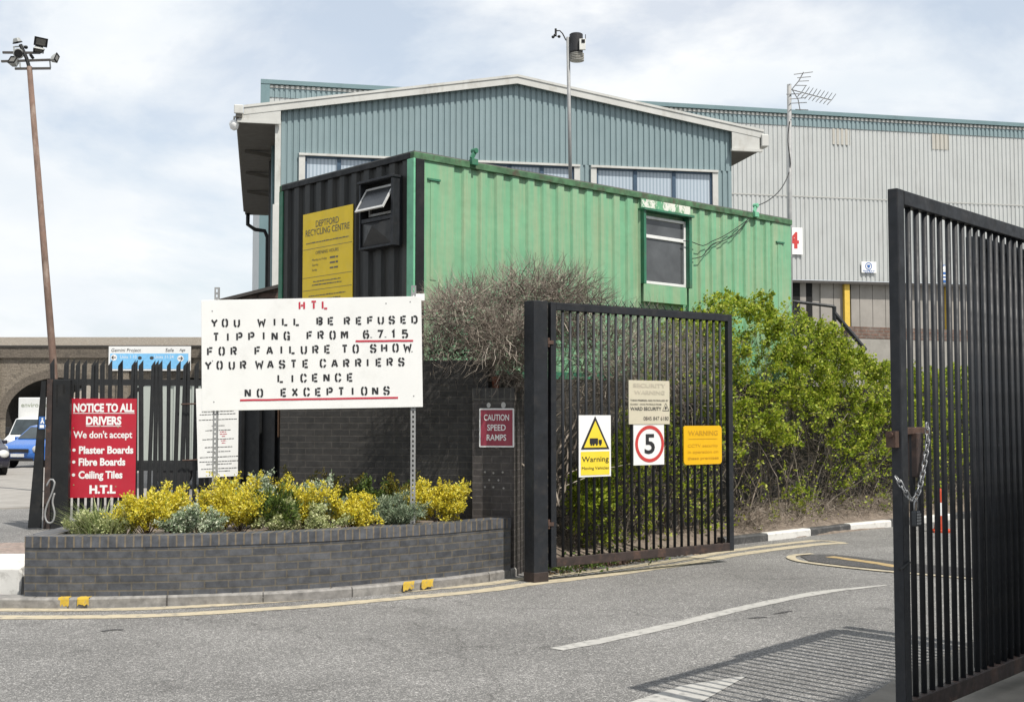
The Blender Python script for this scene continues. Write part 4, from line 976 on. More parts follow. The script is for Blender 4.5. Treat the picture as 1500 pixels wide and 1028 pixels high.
# lower boarded part, set back under the cladding
M_board = paint('weathered beige boards', (.29,.27,.245), .85, var=.12, scale=1.5, dirt=(.2,.185,.165), dirt_amt=.45, dirt_scale=1.2, streak=.3)
mb = MB(); x = .35
op = [(spl(1161,430)[0], spl(1176,430)[0]), (spl(1185,430)[0], spl(1194,430)[0])]
while x < SL:
    w = .62
    if not any(a-.3 < x+w/2 < b+.3 for a, b in op): mb.box(x+.012, x+w-.012, .3, .36, 0, sb-.05)
    x += w
mb.box(.35, SL, .37, .4, 0, sb-.05); mb.box(op[0][1]+.0, op[1][0], .28, .36, 0, sb-.05); mb.build('boarding', M_board, sh_)
for a, b in op: MB().box(a, b, .27, .35, 0, sb-.05).build('opening', M_black, sh_)  # solid black slabs stand for the unlit inside of the openings
mb = MB(); mb.box(.35, SL, -.05, .05, sb-.14, sb-.03); mb.build('drip_edge', paint('dark edge', (.06,.055,.05), .8), sh_)
M_ypost = paint('yellow post paint', (.62,.42,.06), .6, var=.1)
x0, _ = spl(1235,440,.25); x1, _ = spl(1242.5,440,.25)
MB().box(x0, x1, .1, .28, 0, sb-.14).build('yellow_post', M_ypost, sh_); MB().box(x1, x1+.07, .12, .29, 0, sb-.14).build('post_flange', M_black, sh_)
x0, _ = spl(1384,440,.25); MB().box(x0, x0+.2, .1, .28, 0, sb-.14).build('yellow_post', M_ypost, sh_)
def far_sign(name, label, rc, mat):
    x0, z1 = spl(rc[0], rc[1], -.08); x1, z0 = spl(rc[2], rc[3], -.08)
    r = thing(name, label, 'sign', SF.W(x0, -.08, 2.0+z0), SF.a); MB().box(0, x1-x0, 0, .03, 0, z1-z0).build('plate', mat, r); return r, x1-x0, z1-z0
r, w, h = far_sign('number_sign', 'white board with a red numeral 4 beside the far end of the green cabin', (1128,332,1176,373), M_signw)
xx = spl(1162,350,-.08)[0]-spl(1128,350,-.08)[0]
letters(r, M_signred, lambda mb: text(mb, '4', xx, h*.24, h*.56, h*.44, -.006, bold=.03))
r, w, h = far_sign('safety_sign', 'small white safety sign with a blue helmeted head low on the grey warehouse', (1262,383,1284,400), M_signw)
M_sblue = paint('sign blue', (.03,.12,.36), .5)
def saf(mb): ring(mb, w*.47, h*.6, h*.26, h*.33, -.006); disc(mb, w*.47, h*.56, h*.13, -.006); rect(mb, w*.47-h*.16, w*.47+h*.16, h*.62, h*.72, -.008); text(mb, 'SAFETY', w*.5, h*.12, h*.12, w*.8, -.006); smallprint(mb, w*.5, h*.02, w*.6, h*.06, -.006)
letters(r, M_sblue, saf)
r, w, h = far_sign('safety_sign', 'tall blue and white safety sign seen between the right gate bars', (1376,388,1392,414), M_sblue)
letters(r, M_signw, lambda mb: [rect(mb, w*.2, w*.8, h*k, h*k+h*.1, -.006) for k in (.15,.35,.6)] and disc(mb, w*.5, h*.82, w*.2, -.006))

# handrail, brick wall and lean-to around the yard
HY = 23.0
hp = [at(1150,440,HY), at(1222,449,HY), at(1224,472,HY), at(1268,513,HY)]
b0 = Vector((hp[0].x, HY, 2.3)); hr = thing('handrail', 'black tubular handrail sloping down beside the cabin steps', 'handrail', b0)
MB().tube([p-b0 for p in hp[:2]] , .03, 8).build('top_rail', M_blk, hr); MB().tube([hp[1]-b0+Vector((0,0,-.12)), hp[3]-b0], .045, 8).build('sloping_rail', M_blk, hr)
MB().tube([hp[1]-b0, (hp[1].x-b0.x, 0, 0)], .04, 8).build('post', M_blk, hr); MB().tube([(.15,0,hp[0].z-b0.z),(.15,0,0)], .03, 8).build('post', M_blk, hr)
p0, p1 = at(1243,478,26), at(1460,470,27.5)
gw = thing('yard_wall', 'low rendered wall topped with red brown bricks below the warehouse', 'wall', (p0.x, 26, 2.3), math.atan2(1.5, p1.x-p0.x)); LW = 7
zt = p0.z-2.3; MB().box(0, LW, 0, .22, 0, zt-.24).build('wall', paint('grey render', (.3,.285,.26), .9, var=.15, scale=2, dirt=(.18,.165,.15)), gw)
MB().box(-.02, LW, -.01, .23, zt-.24, zt).build('coping', brick('red brown brick', (.13,.075,.055), (.17,.1,.075), (.16,.14,.12)), gw)
lo = thing('lean_to', 'brown boarded lean-to with a sloping roof at the cabin end', 'shed', (at(326,438,22.5).x, 22.5, 0))
p0, p1 = at(326,438,22.5), at(408,417,22.5); w = p1.x-p0.x
M_bboard = brick('brown boards', (.075,.045,.035), (.1,.06,.045), (.03,.02,.016), 3, .11, .01, .3)
MB().prism([(0,0),(w,0),(w,p1.z-.06),(0,p0.z-.06)], .05, 2.0).build('boarding', M_bboard, lo, recalc=True)
MB().prism([(-.12,p0.z-.08),(w,p1.z-.06),(w,p1.z),(-.12,p0.z-.02)], -.05, 2.1).build('roof', paint('dark felt', (.05,.045,.042), .9), lo, recalc=True)
x = at(376,430,22.5).x-p0.x; MB().box(x-.015, x+.015, .0, .045, 0, p0.z+.1).build('batten', paint('brown batten', (.03,.02,.016), .8), lo)

# ------------------------------------------------------------------ left palisade gate
pf = at(72, 700, 20.3); PF = Fr((pf.x, 20.3, 0), R(9))
pg = thing('palisade_gate', 'black steel palisade gate with slanted pale tops behind the planter', 'gate', PF.o, PF.a)
M_pal = paint('black palisade paint', (.012,.013,.014), .5, var=.3, scale=5, dirt=(.04,.037,.034), dirt_amt=.3, bump=.08)
npal = 29; px0 = .1; pal_base = []
for variant in range(3):
    w = (.07,.078,.064)[variant]
    pal_base.append(([(-w/2,0),(w/2,0),(w/2,2.6),(-w/2,2.5)], w))
xend = PF.pl(352, 600)[0]
for i in range(npal):
    pts, w = pal_base[i % 3]; x = px0 + (xend-px0)*i/(npal-1)
    mb = MB(); n_ = len(pts); mb.prism(pts, -.012, -.006); mb.box(-.012,.012,-.022,-.012,0,2.5)
    p = mb.build('pale', M_pal, pg, recalc=True)
    p.location = (x, 0, .14 + (.0 if i > 2 else .02)); p.rotation_euler = (0, R(rng.normal()*.9), 0)
zr = PF.pl(200, 560)[1]; zr2 = PF.pl(200, 683)[1]
MB().box(0, xend+.1, -.004, .05, zr-.05, zr+.05).build('rail', M_pal, pg); MB().box(0, xend+.1, -.004, .05, zr2-.07, zr2+.07).build('rail', M_pal, pg)
MB().box(0, .07, -.003, .06, .1, zr).build('stile', M_pal, pg); MB().box(xend+.03, xend+.1, .0, .06, .1, 2.7).build('stile', M_pal, pg)
MB().beam((.1,.03,zr2), (1.5,.03,zr), .04, .05).build('brace', M_pal, pg)
# heavy post at its left
pp = thing('gate_post', 'leaning black steel gate post with a blue sticker left of the red notice', 'post', (at(75,700,20.0).x, 20.0, 0), R(9))
lx = lambda px: at(px, 650, 20).x - pp.location.x
z0 = at(0,558,20).z; zb = -.05
MB().box(lx(77), lx(101), -.06, .12, zb, z0+.02).build('post', M_blk2, pp, bevel=.006)
MB().prism([(lx(66.5),zb),(lx(76),zb),(lx(76),z0+.03),(lx(68),z0+.03)], -.03, .1).build('web', M_rustblk, pp, recalc=True)
MB().prism([(lx(46),.02),(lx(64),.02),(lx(67),z0-.0),(lx(61),z0)], -.07, -.0).build('flange', M_blk2, pp, recalc=True)
st_ = MB().box(lx(58.5), lx(67), -.078, -.0715, at(0,628,20).z, at(0,610,20).z).build('sticker', M_sblue, pp)
st_['label'] = 'blue and white sticker'
mb = MB(); rect(mb, lx(60), lx(66), at(0,626.5,20).z, at(0,622,20).z, -.0805); disc(mb, lx(63.5), at(0,613,20).z, .014, -.0805, n=10); stroke(mb, [(lx(61.5),at(0,620,20).z),(lx(63.5),at(0,615,20).z),(lx(65.5),at(0,620,20).z)], .02, -.0805); mb.build('symbol', M_signw, st_, uv=False)
mb = MB()
for zc, n_ in ((.0,1),): 
    rect(mb, lx(82), lx(84), z0-.42, z0-.06, -.0625); rect(mb, lx(91), lx(94), z0-.2, z0-.06, -.0625)
mb.build('slot', M_black, pp, uv=False)
HYp = 19.75; hoop = [at(x, y, HYp) for x, y in ((68,712),(74,702),(80,706),(76,722),(68,742),(66,756),(70,765),(77,764),(80,752),(77,735),(80,722))]
tag(MB().tube(resample(hoop, .03), .015, 8).build('steel_hoop', M_galv, smooth=True), 'bent grey steel hoop hanging on the left gate post', 'hoop')
# solid black steel panel between gate and wall
q0 = at(352, 700, 15.75); q1 = at(411, 700, 15.3)
sp_ = thing('sheet_fence', 'solid black steel sheet fence between the palisade gate and the brick wall', 'fence', (q0.x, 15.75, 0), math.atan2(15.3-15.75, q1.x-q0.x)); Lp = (Vector((q1.x,15.3))-Vector((q0.x,15.75))).length
MB().box(0, Lp, 0, .02, 0, 2.55).build('sheet', M_blk2, sp_)
for x in (0.04, Lp*.5, Lp-.09): MB().box(x-.03, x+.03, -.05, -.001, 0, 2.6).build('upright', M_blk2, sp_)
MB().box(Lp-.02, Lp-.0, -.04, -.002, 1.55, 2.4).build('timber_edge', paint('raw brown timber', (.16,.09,.05), .8), sp_)

# red notice and white notice
NF = Fr(PF.W(0, -.12, 0), PF.a); NF.o.z = 0
r, w, h = sign('driver_notice', 'bright red notice to drivers with white lettering on the palisade gate', 'sign', NF, (104.5,583.5,198,728), 0, M_red)
def notice(mb):
    text(mb, 'NOTICE TO ALL', w/2, h*.868, h*.077, w*.93, -.003, bold=.045); rect(mb, w*.03, w*.97, h*.848, h*.854, -.003)
    text(mb, 'DRIVERS', w/2, h*.737, h*.077, w*.54, -.003, bold=.045); rect(mb, w*.23, w*.77, h*.717, h*.723, -.003)
    text(mb, "We don't accept", w*.04, h*.602, h*.066, w*.9, -.003, 'l', bold=.022)
    for s, z, ww in (('Plaster Boards', .445, .83), ('Fibre Boards', .325, .71), ('Ceiling Tiles', .195, .67)):
        disc(mb, w*.055, h*(z+.035), w*.025, -.003, n=14); text(mb, s, w*.13, h*z, h*.07, w*ww, -.003, 'l', bold=.036)
    text(mb, 'H.T.L', w/2, h*.045, h*.075, w*.4, -.003, bold=.05)
letters(r, M_signw, notice)
MB().tube([(-.12,.03,h*.72),(.05,.02,h*.72)], .014, 6).build('bracket', M_rust, r); MB().tube([(-.12,.03,h*.15),(.05,.02,h*.15)], .014, 6).build('bracket', M_rust, r)
mb = MB()
for a, b in ((.45,.72),(.72,.71),(.42,.12),(.7,.11),(.06,.13),(.04,.7)): disc(mb, w*a, h*b, .013, -.0035, n=8)
mb.build('rivet', paint('brass rivet', (.3,.22,.12), .5), r, uv=False)
r, w, h = sign('conditions_notice', 'white notice of small print half hidden below the big stencilled board', 'sign', NF, (292,569,352.5,699), -.02, M_white)
r.rotation_euler = (0, R(-2.2), PF.a)
def cond(mb):
    rr = random.Random(9)
    for z, ww in ((.80,.7),(.77,.55),(.73,.75),(.70,.85),(.64,.9),(.57,.3),(.52,.6),(.42,.75),(.33,.65),(.28,.55),(.22,.9),(.17,.92),(.14,.6),(.09,.85),(.06,.5)): smallprint(mb, w/2, h*z, w*ww, .013, -.003, rnd=rr)
letters(r, M_ink2, cond)
letters(r, M_redpaint, lambda mb: [smallprint(mb, w*.62, h*z, w*q, .013, -.003) for z, q in ((.50,.16),(.475,.17),(.45,.08),(.40,.12),(.375,.09))], 'red_lettering')
MB().tube([(-.25,.04,h*.83),(.02,.02,h*.83)], .014, 6).build('bracket', M_rust, r); MB().tube([(-.25,.04,h*.2),(.02,.02,h*.2)], .014, 6).build('bracket', M_rust, r)

# ------------------------------------------------------------------ leaning floodlight mast
LY = 29.0; lb = at(87, 640, LY); lb.z = 0; lp = lambda px, py, dy=0: at(px, py, LY+dy) - lb
fm = thing('floodlight_mast', 'tall leaning rusty mast topped with floodlights at the left', 'floodlight mast', lb)
M_rpole = paint('rusty brown pole', (.13,.082,.062), .8, var=.35, scale=3, dirt=(.3,.25,.21), dirt_amt=.5, dirt_scale=4, streak=.3, bump=.3)
MB().tube([(0,0,0), lp(78,530), lp(43,98)], [.1,.085,.062], 14).build('pole', M_rpole, fm, smooth=True)
MB().tube([lp(43,100), lp(39,86), lp(30,66)], .045, 8).build('neck', M_blk2, fm)
arms = [((2,90.3),(75,88)), ((22,101),(74,100.5)), ((4,77.3),(59,77.8))]
for a, b in arms: MB().beam(lp(*a), lp(*b), .045, .05).build('cross_arm', paint('dark steel arm', (.06,.055,.05), .7), fm)
M_lhouse = paint('weathered lamp casing', (.34,.35,.34), .55, metal=.2, var=.2, scale=6, dirt=(.2,.19,.17))
M_lglass = glassmat('lamp glass', (.14,.135,.12), .2, .5)
def flood(px, py, wx, hx, dx_, rot, tilt_, yaw):
    c = lp(px, py); k = LY/F
    M0 = Matrix.Translation(c) @ Matrix.Rotation(R(yaw), 4, 'Z') @ Matrix.Rotation(R(rot), 4, 'Y') @ Matrix.Rotation(R(tilt_), 4, 'X')
    w, h, d = wx*k/2, hx*k/2, dx_*k
    mb = MB(); mb.add([(-w,-d/2,-h),(w,-d/2,-h),(w,-d/2,h),(-w,-d/2,h),(-w*.65,d/2,-h*.6),(w*.65,d/2,-h*.6),(w*.65,d/2,h*.6),(-w*.65,d/2,h*.6)], [(0,1,2,3),(4,7,6,5),(0,4,5,1),(1,5,6,2),(2,6,7,3),(3,7,4,0)], 0, M0)
    o = mb.build('floodlight', M_lhouse, fm, bevel=.012)
    mb = MB(); mb.box(-w,w,-d/2-.025,-d/2-.003,-h,-h*.72,0,M0); mb.box(-w,w,-d/2-.025,-d/2-.003,h*.72,h,0,M0); mb.box(-w,-w*.72,-d/2-.025,-d/2-.003,-h*.72,h*.72,0,M0); mb.box(w*.72,w,-d/2-.025,-d/2-.003,-h*.72,h*.72,0,M0); mb.build('bezel', M_black, o)
    mb = MB(); mb.box(-w*.72,w*.72,-d/2-.015,-d/2-.003,-h*.72,h*.72,0,M0); mb.build('lens', M_lglass, o)
flood(60.5, 61, 19, 13, 9, 8, 25, 18); flood(57, 71, 15, 7, 9, 6, 60, 20); flood(79, 86, 8, 15, 8, 35, -10, 70); flood(21, 92, 12, 14, 10, 4, -35, -12); flood(24.5, 59, 11, 9, 6, 6, 70, 160)
# round horn and small fittings
k = LY/F; c = lp(27.5, 79)
Mh = Matrix.Translation(c) @ Matrix.Rotation(R(90+12), 4, 'X') @ Matrix.Rotation(R(12), 4, 'Y')
mb = MB(); mb.lathe([(4*k,-5*k),(7.4*k,-1*k),(7.6*k,3*k),(6.2*k,3.4*k),(5.6*k,0)], 24, 0, Mh); o = mb.build('round_floodlight', M_lhouse, fm, smooth=False)
mb = MB(); mb.lathe([(6.1*k,3.45*k),(4*k,3.6*k)], 20, 0, Mh); mb.build('lens', M_black, o)
mb = MB(); mb.lathe([(1,-2.6),(2.6,-1.6),(3,0),(2.4,1.6),(1,2.4)], 14, 0, Matrix.Translation(lp(38,69.5)) @ Matrix.Scale(k, 4)); mb.build('sensor', M_blk2, fm, smooth=True)
MB().beam(lp(45,84), lp(48,82), .1, .1).build('sensor', M_black, fm)
for a, b in (((62,78),(65,72)),((74,100),(73,90)),((30,101),(29,92)),((21,77),(20,69)),((20,69),(36,68))): MB().beam(lp(*a), lp(*b), .02, .03).build('bracket', M_lhouse, fm)

# ------------------------------------------------------------------ railway viaduct
VY = 72.0; VF = Fr((at(-260,600,VY).x, VY, 0), R(-.6))
M_vb = brick('london stock brick', (.19,.158,.122), (.25,.208,.16), (.24,.215,.18), .225, .075, .01, .5, (.06,.052,.045), .5, .9)
M_vb2 = brick('dark band brick', (.135,.11,.088), (.17,.14,.112), (.14,.125,.1), .225, .075, .01, .5, (.045,.04,.035), .5, .9)
M_sootshade = brick('shade dark sooty arch brick', (.02,.018,.016), (.03,.026,.023), (.03,.027,.024), .225, .075, .01, .5, (.05,.045,.04), .3, .95)  # sooty brick painted near black to carry the shade inside the arches
vd = thing('railway_viaduct', 'long brown brick railway viaduct with dark arches far behind the cars', 'viaduct', VF.o, VF.a)
vpl = lambda px, py: VF.pl(px, py, 0)
VH = vpl(250,506)[1]; VL = vpl(640,506)[0]
ax, az_ = vpl(86,553); rad = 3.05; spz = az_-2.35
arches = [ax - 7.6, ax, ax+7.6, ax+15.2]
def arch_wall(mb, z1):
    x = 0.0; n = 20
    for a in arches:
        el = [(a + rad*math.cos(PI - PI*i/n), spz + 2.35*math.sin(PI*i/n)) for i in range(n+1)]
        mb.add([(x,0,0),(a-rad,0,0),(a-rad,0,spz),(a-rad,0,z1),(x,0,z1)], [(0,1,2,3,4)])
        for i in range(n): (xa,za),(xb,zb2) = el[i], el[i+1]; mb.add([(xa,0,za),(xb,0,zb2),(xb,0,z1),(xa,0,z1)], [(0,1,2,3)])
        x = a+rad
    mb.add([(x,0,0),(VL,0,0),(VL,0,z1),(x,0,z1)], [(0,1,2,3)])
mb = MB(); pz = vpl(250,524)[1]; arch_wall(mb, pz); mb.build('wall', M_vb, vd)
mb = MB(); mb.box(0, VL, -.16, .5, pz, VH-.1); mb.build('parapet', M_vb2, vd)
MB().box(0, VL, -.22, .6, VH-.1, VH).build('coping', paint('dark coping', (.045,.042,.038), .9), vd)
MB().box(0, VL, .5, 8.6, pz+.3, pz+.5).build('deck', M_vb2, vd)
for a in arches:
    mb = MB(); n = 20
    el = [(a-rad, 0)] + [(a + rad*math.cos(PI - PI*i/n), spz + 2.35*math.sin(PI*i/n)) for i in range(n+1)] + [(a+rad, 0)]
    mb.add([(x,0,z) for x,z in el] + [(x,8.5,z) for x,z in el], [(i,i+1,len(el)+i+1,len(el)+i) for i in range(len(el)-1)]); mb.build('barrel', M_sootshade, vd)
    mb = MB(); el2 = el[1:-1]; m_ = len(el2); vs = [(x,-.03,z) for x,z in el2] + [(a+(x-a)*1.16,-.03,spz+(z-spz)*1.2) for x,z in el2]
    mb.add(vs, [(i,i+1,m_+i+1,m_+i) for i in range(m_-1)]); mb.build('arch_ring', M_vb2, vd)
    if a > ax+1:          # arches further right are closed by an infill wall
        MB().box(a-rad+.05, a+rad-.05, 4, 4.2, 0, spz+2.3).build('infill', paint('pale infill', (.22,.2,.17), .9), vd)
for x in np.arange(0, VL, 7.6)+arches[0]-3.8 + 7.6*0:
    if 0 < x < VL-1: MB().box(x-.35, x+.35, -.18, 0, 0, pz).build('pier', M_vb, vd)
# blue banner on the parapet
x0, z1 = vpl(161.5,507.5); x1, z0 = vpl(281,543)
bn = thing('banner', 'white edged blue banner with arrows on the viaduct parapet', 'banner', VF.W(x0, -.25, z0), VF.a); w, h = x1-x0, z1-z0
MB().box(0, w, 0, .03, 0, h).build('panel', M_signw, bn)
mb = MB(); rect(mb, w*.02, w*.97, h*.07, h*.7, -.01); mb.build('blue_field', paint('sky blue print', (.2,.5,.8), .5), bn, uv=False)
letters(bn, M_ink2, lambda mb: (text(mb, 'Gemini Project', w*.03, h*.78, h*.13, w*.36, -.012, 'l', .0, shear=.15), text(mb, 'Safe', w*.69, h*.78, h*.13, w*.1, -.012, 'l', 0, shear=.15), text(mb, 'Age', w*.86, h*.8, h*.11, w*.07, -.012, 'l', 0, shear=.15), disc(mb, w*.38, h*.52, h*.07, -.014, sq=1.2), disc(mb, w*.525, h*.52, h*.07, -.014, sq=1.2)))
letters(bn, M_signw, lambda mb: (disc(mb, w*.065, h*.54, h*.13, -.013), disc(mb, w*.875, h*.5, h*.13, -.013), text(mb, 'Units 1-10', w*.14, h*.5, h*.13, w*.2, -.013, 'l', 0), text(mb, 'Units 11-24', w*.56, h*.5, h*.13, w*.23, -.013, 'l', 0)), 'white_lettering')
def arr(mb, cx, cz, s): stroke(mb, [(cx-s*.1,cz),(cx+s*.1,cz)], .05, -.017); stroke(mb, [(cx+s*.02,cz+.1),(cx+s*.1,cz),(cx+s*.02,cz-.1)], .05, -.0175)
letters(bn, M_ink, lambda mb: (arr(mb, w*.065, h*.54, -1.2), arr(mb, w*.875, h*.5, 1.2)), 'arrow')
# building seen through the arch
fb = thing('distant_building', 'pale brick building with windows seen through the viaduct arch', 'building', (-48, 112, 0), 0)
MB().box(0, 30, 0, 8, 0, 9).build('wall', brick('pale brick', (.36,.3,.24), (.4,.35,.29), (.4,.38,.34)), fb)
for i in range(9):
    for z in (1.2, 4.2): MB().box(1.2+i*3.2, 2.8+i*3.2, -.04, 0, z, z+1.7).build('window', M_glass, fb)

# ------------------------------------------------------------------ vehicles at the far left
M_tyre = paint('tyre rubber', (.018,.018,.019), .85, bump=.2); M_rim = paint('wheel rim', (.38,.38,.39), .4, metal=.6)
M_cglass = glassmat('car glass', (.03,.04,.045), .08, .6); M_lamp = glassmat('headlamp glass', (.5,.5,.48), .1, .7); M_trim = paint('black car trim', (.02,.02,.022), .6)
M_plate = paint('number plate', (.7,.7,.68), .5)
def carpaint(name, col):
    m = paint(name, col, .3, var=.04, bump=0); b = m.node_tree.nodes['Principled BSDF']; b.inputs['Coat Weight'].default_value = .6; b.inputs['Coat Roughness'].default_value = .08; return m
def wheel(root, x, y, r, wd=.19):
    s = 1 if y > 0 else -1; M0 = Matrix.Translation((x, y, r)) @ Matrix.Rotation(R(90), 4, 'X')
    mb = MB(); mb.lathe([(r*.6,-wd/2),(r*.94,-wd/2),(r,-wd/2+.03),(r,wd/2-.03),(r*.94,wd/2),(r*.6,wd/2)], 26, 0, M0); o = mb.build('wheel', M_tyre, root)
    mb = MB(); mb.lathe([(r*.6,-wd/2+.02),(r*.52,-wd/2+.01),(r*.2,-wd/2+.05),(.01,-wd/2+.03)], 20, 0, M0)
    mb.lathe([(r*.6,wd/2-.02),(r*.52,wd/2-.01),(r*.2,wd/2-.05),(.01,wd/2-.03)], 20, 0, M0); mb.build('rim', M_rim, o)
def car_body(root, prof, belt, hwid, tumble, mat, wb):
    """side outline (x forward) lofted over the width: full at the belt, narrower at roof and sill"""
    ys = [-1,-.93,-.6,0,.6,.93,1]; V = []; n = len(prof); L0 = max(p[0] for p in prof); L1 = min(p[0] for p in prof)
    for y in ys:
        for x, z in prof:
            hw_ = hwid - max(0, z-belt)*tumble - max(0, .35-z)*.15
            e = abs(y); nose = ((x-(L0+L1)/2)/((L0-L1)/2))
            xx = x - (nose**5 if nose > 0 else -(abs(nose)**5))*.16*e*e
            V.append((xx if e < 1 else xx*.985, y*hw_ if e < 1 else (1 if y > 0 else -1)*hw_, z - (.035 if e == 1 and z > belt+.3 else 0)))
    m_ = len(ys); Fc = []
    for j in range(m_-1):
        for i in range(n): Fc.append((j*n+i, j*n+(i+1) % n, (j+1)*n+(i+1) % n, (j+1)*n+i))
    Fc += [tuple(range(n)), tuple((m_-1)*n+i for i in range(n-1, -1, -1))]
    mb = MB(); mb.add(V, Fc); o = mb.build('body', mat, root, recalc=True, bevel=.03); 
    for p in o.data.polygons: p.use_smooth = True
    return lambda z: hwid - max(0, z-belt)*tumble
def quadwin(root, name, pts, mat, off=.008):
    P = [Vector(p) for p in pts]; nrm = (P[1]-P[0]).cross(P[2]-P[0]).normalized()
    if nrm.dot(Vector((P[0].x, P[0].y, .3))) < 0 and abs(nrm.y) > .5: nrm = -nrm
    mb = MB(); mb.add([p + nrm*off for p in P] + [p - nrm*off*2 for p in P], [(0,1,2,3),(7,6,5,4),(0,4,5,1),(1,5,6,2),(2,6,7,3),(3,7,4,0)]); return mb.build(name, mat, root, recalc=True)
def hatchback(label, loc, rz, mat, L=3.9, Hh=1.5, hwid=.84):
    root = thing('parked_car', label, 'car', loc, rz)
    a = L/2
    prof = [(a-.05,.28),(a,.45),(a-.02,.62),(a-.12,.74),(a-.55,.88),(a-.98,.98),(a-1.62,Hh-.05),(a-1.95,Hh),(-a+.75,Hh-.02),(-a+.38,Hh-.1),(-a+.12,.98),(-a,.86),(-a+.0,.5),(-a+.08,.28)]
    hf = car_body(root, prof, .92, hwid, .26, mat, 0)
    zt = Hh-.1
    quadwin(root, 'windscreen', [(a-1.02,-hf(1.0)+.1,1.0),(a-1.02,hf(1.0)-.1,1.0),(a-1.6,hf(zt)-.1,zt-.0),(a-1.6,-hf(zt)+.1,zt)], M_cglass, .03)
    quadwin(root, 'rear_window', [(-a+.11,-hf(1.0)+.12,1.02),(-a+.11,hf(1.0)-.12,1.02),(-a+.37,hf(zt)-.12,zt),(-a+.37,-hf(zt)+.12,zt)], M_cglass, .02)
    for s in (-1, 1):
        quadwin(root, 'side_window', [(a-1.2,s*hf(.96),.97),(a-2.25,s*hf(.96),.97),(a-2.25,s*hf(zt),zt),(a-1.72,s*hf(zt),zt)], M_cglass)
        quadwin(root, 'side_window', [(a-2.32,s*hf(.96),.97),(-a+.5,s*hf(.96),.97),(-a+.72,s*hf(zt),zt),(a-2.32,s*hf(zt),zt)], M_cglass)
        MB().lathe([(.01,-.05),(.1,-.04),(.13,0),(.1,.04),(.01,.05)], 14, 0, Matrix.Translation((a-.13, s*(hwid-.2), .68)) @ Matrix.Rotation(R(70), 4, 'Y') @ Matrix.Scale(1.25, 4, (0,1,0))).build('headlight', M_lamp, root, smooth=True)
        MB().box(-a-.012, -a+.1, s*(hwid-.2)-.08, s*(hwid-.2)+.08, .68, .95).build('tail_light', paint('tail lamp red', (.3,.01,.012), .2), root, bevel=.02)
        MB().box(a-1.28, a-1.15, s*(hwid-.02), s*(hwid+.13), .96, 1.08).build('mirror', mat, root, bevel=.02)
        for x in (a-.72, -a+.68): wheel(root, x, s*(hwid-.1), .3)
    MB().box(a-.035, a+.012, -.42, .42, .56, .68).build('grille', M_trim, root, bevel=.01)
    MB().box(a-.03, a+.02, -.6, .6, .27, .36).build('bumper_intake', M_trim, root, bevel=.01)
    pl = MB().box(a-.0, a+.03, -.26, .26, .40, .51).build('number_plate', M_plate, root)
    MB().box(-a-.03, -a+.0, -.26, .26, .6, .71).build('number_plate', paint('yellow rear plate', (.7,.55,.06), .5), root)
    return root
c1 = at(52, 660, 43.5)
blue = hatchback('small blue hatchback facing the camera in front of the white van', (c1.x, 45.0, 0), R(-90-14), carpaint('blue car paint', (.035,.13,.42)))
mb = MB()
for q in (-.35,-.2,-.05,.1,.25): mb.box(1.08, 1.12, q, q+.1, .955, .96)
c2 = at(-12, 660, 40)
hatchback('dark car cut by the left edge of the view', (c2.x-.2, 38.6, 0), R(-90+35), carpaint('dark navy car paint', (.018,.018,.032)), 4.2, 1.5, .86)
# white box van
vx = at(36, 640, 50); vn = thing('box_van', 'white box van with lettering over its cab behind the blue car', 'van', (vx.x, 52.5, 0), R(-90-6))
vn.scale = (.88, .88, .88); M_van = carpaint('white van paint', (.68,.68,.66)); hwv = .98
prof = [(2.6,.35),(2.65,.55),(2.55,.95),(1.95,1.2),(1.45,1.95),(1.1,2.0),(-.2,2.0),(-.2,.35)]
hf = car_body(vn, prof, 1.1, hwv, .1, M_van, 0)
MB().box(-3.2, .95, -1.03, 1.03, .75, 2.95).build('cargo_box', M_van, vn, bevel=.04)
quadwin(vn, 'windscreen', [(1.96,-.85,1.22),(1.96,.85,1.22),(1.5,.8,1.9),(1.5,-.8,1.9)], M_cglass, .03)
for s in (-1, 1):
    quadwin(vn, 'side_window', [(1.75,s*hf(1.2),1.22),(.75,s*hf(1.2),1.22),(.75,s*hf(1.85),1.85),(1.4,s*hf(1.85),1.85)], M_cglass)
    MB().box(2.5, 2.63, s*.75-.16, s*.75+.16, .72, .95).build('headlight', M_lamp, vn, bevel=.03)
    MB().box(1.65, 1.78, s*1.02, s*1.2, 1.25, 1.55).build('mirror', M_trim, vn, bevel=.02)
    for x in (1.75, -1.9): wheel(vn, x, s*.85, .35, .22)
MB().box(2.53, 2.66, -.5, .5, .72, .86).build('grille', M_trim, vn, bevel=.02); MB().box(2.6, 2.69, -.85, .85, .36, .52).build('bumper', M_trim, vn, bevel=.03)
mb = MB(); text(mb, 'enviro waste', 0, 2.5, .2, 1.75, 0, bold=.01); 
lt = MB(); lt.add([(.0 - v[1]*0 + .956, v[0], v[2]) for v in mb.v], mb.f); 
lt.build('lettering', paint('grey green lettering', (.3,.33,.24), .5), vn, uv=False)
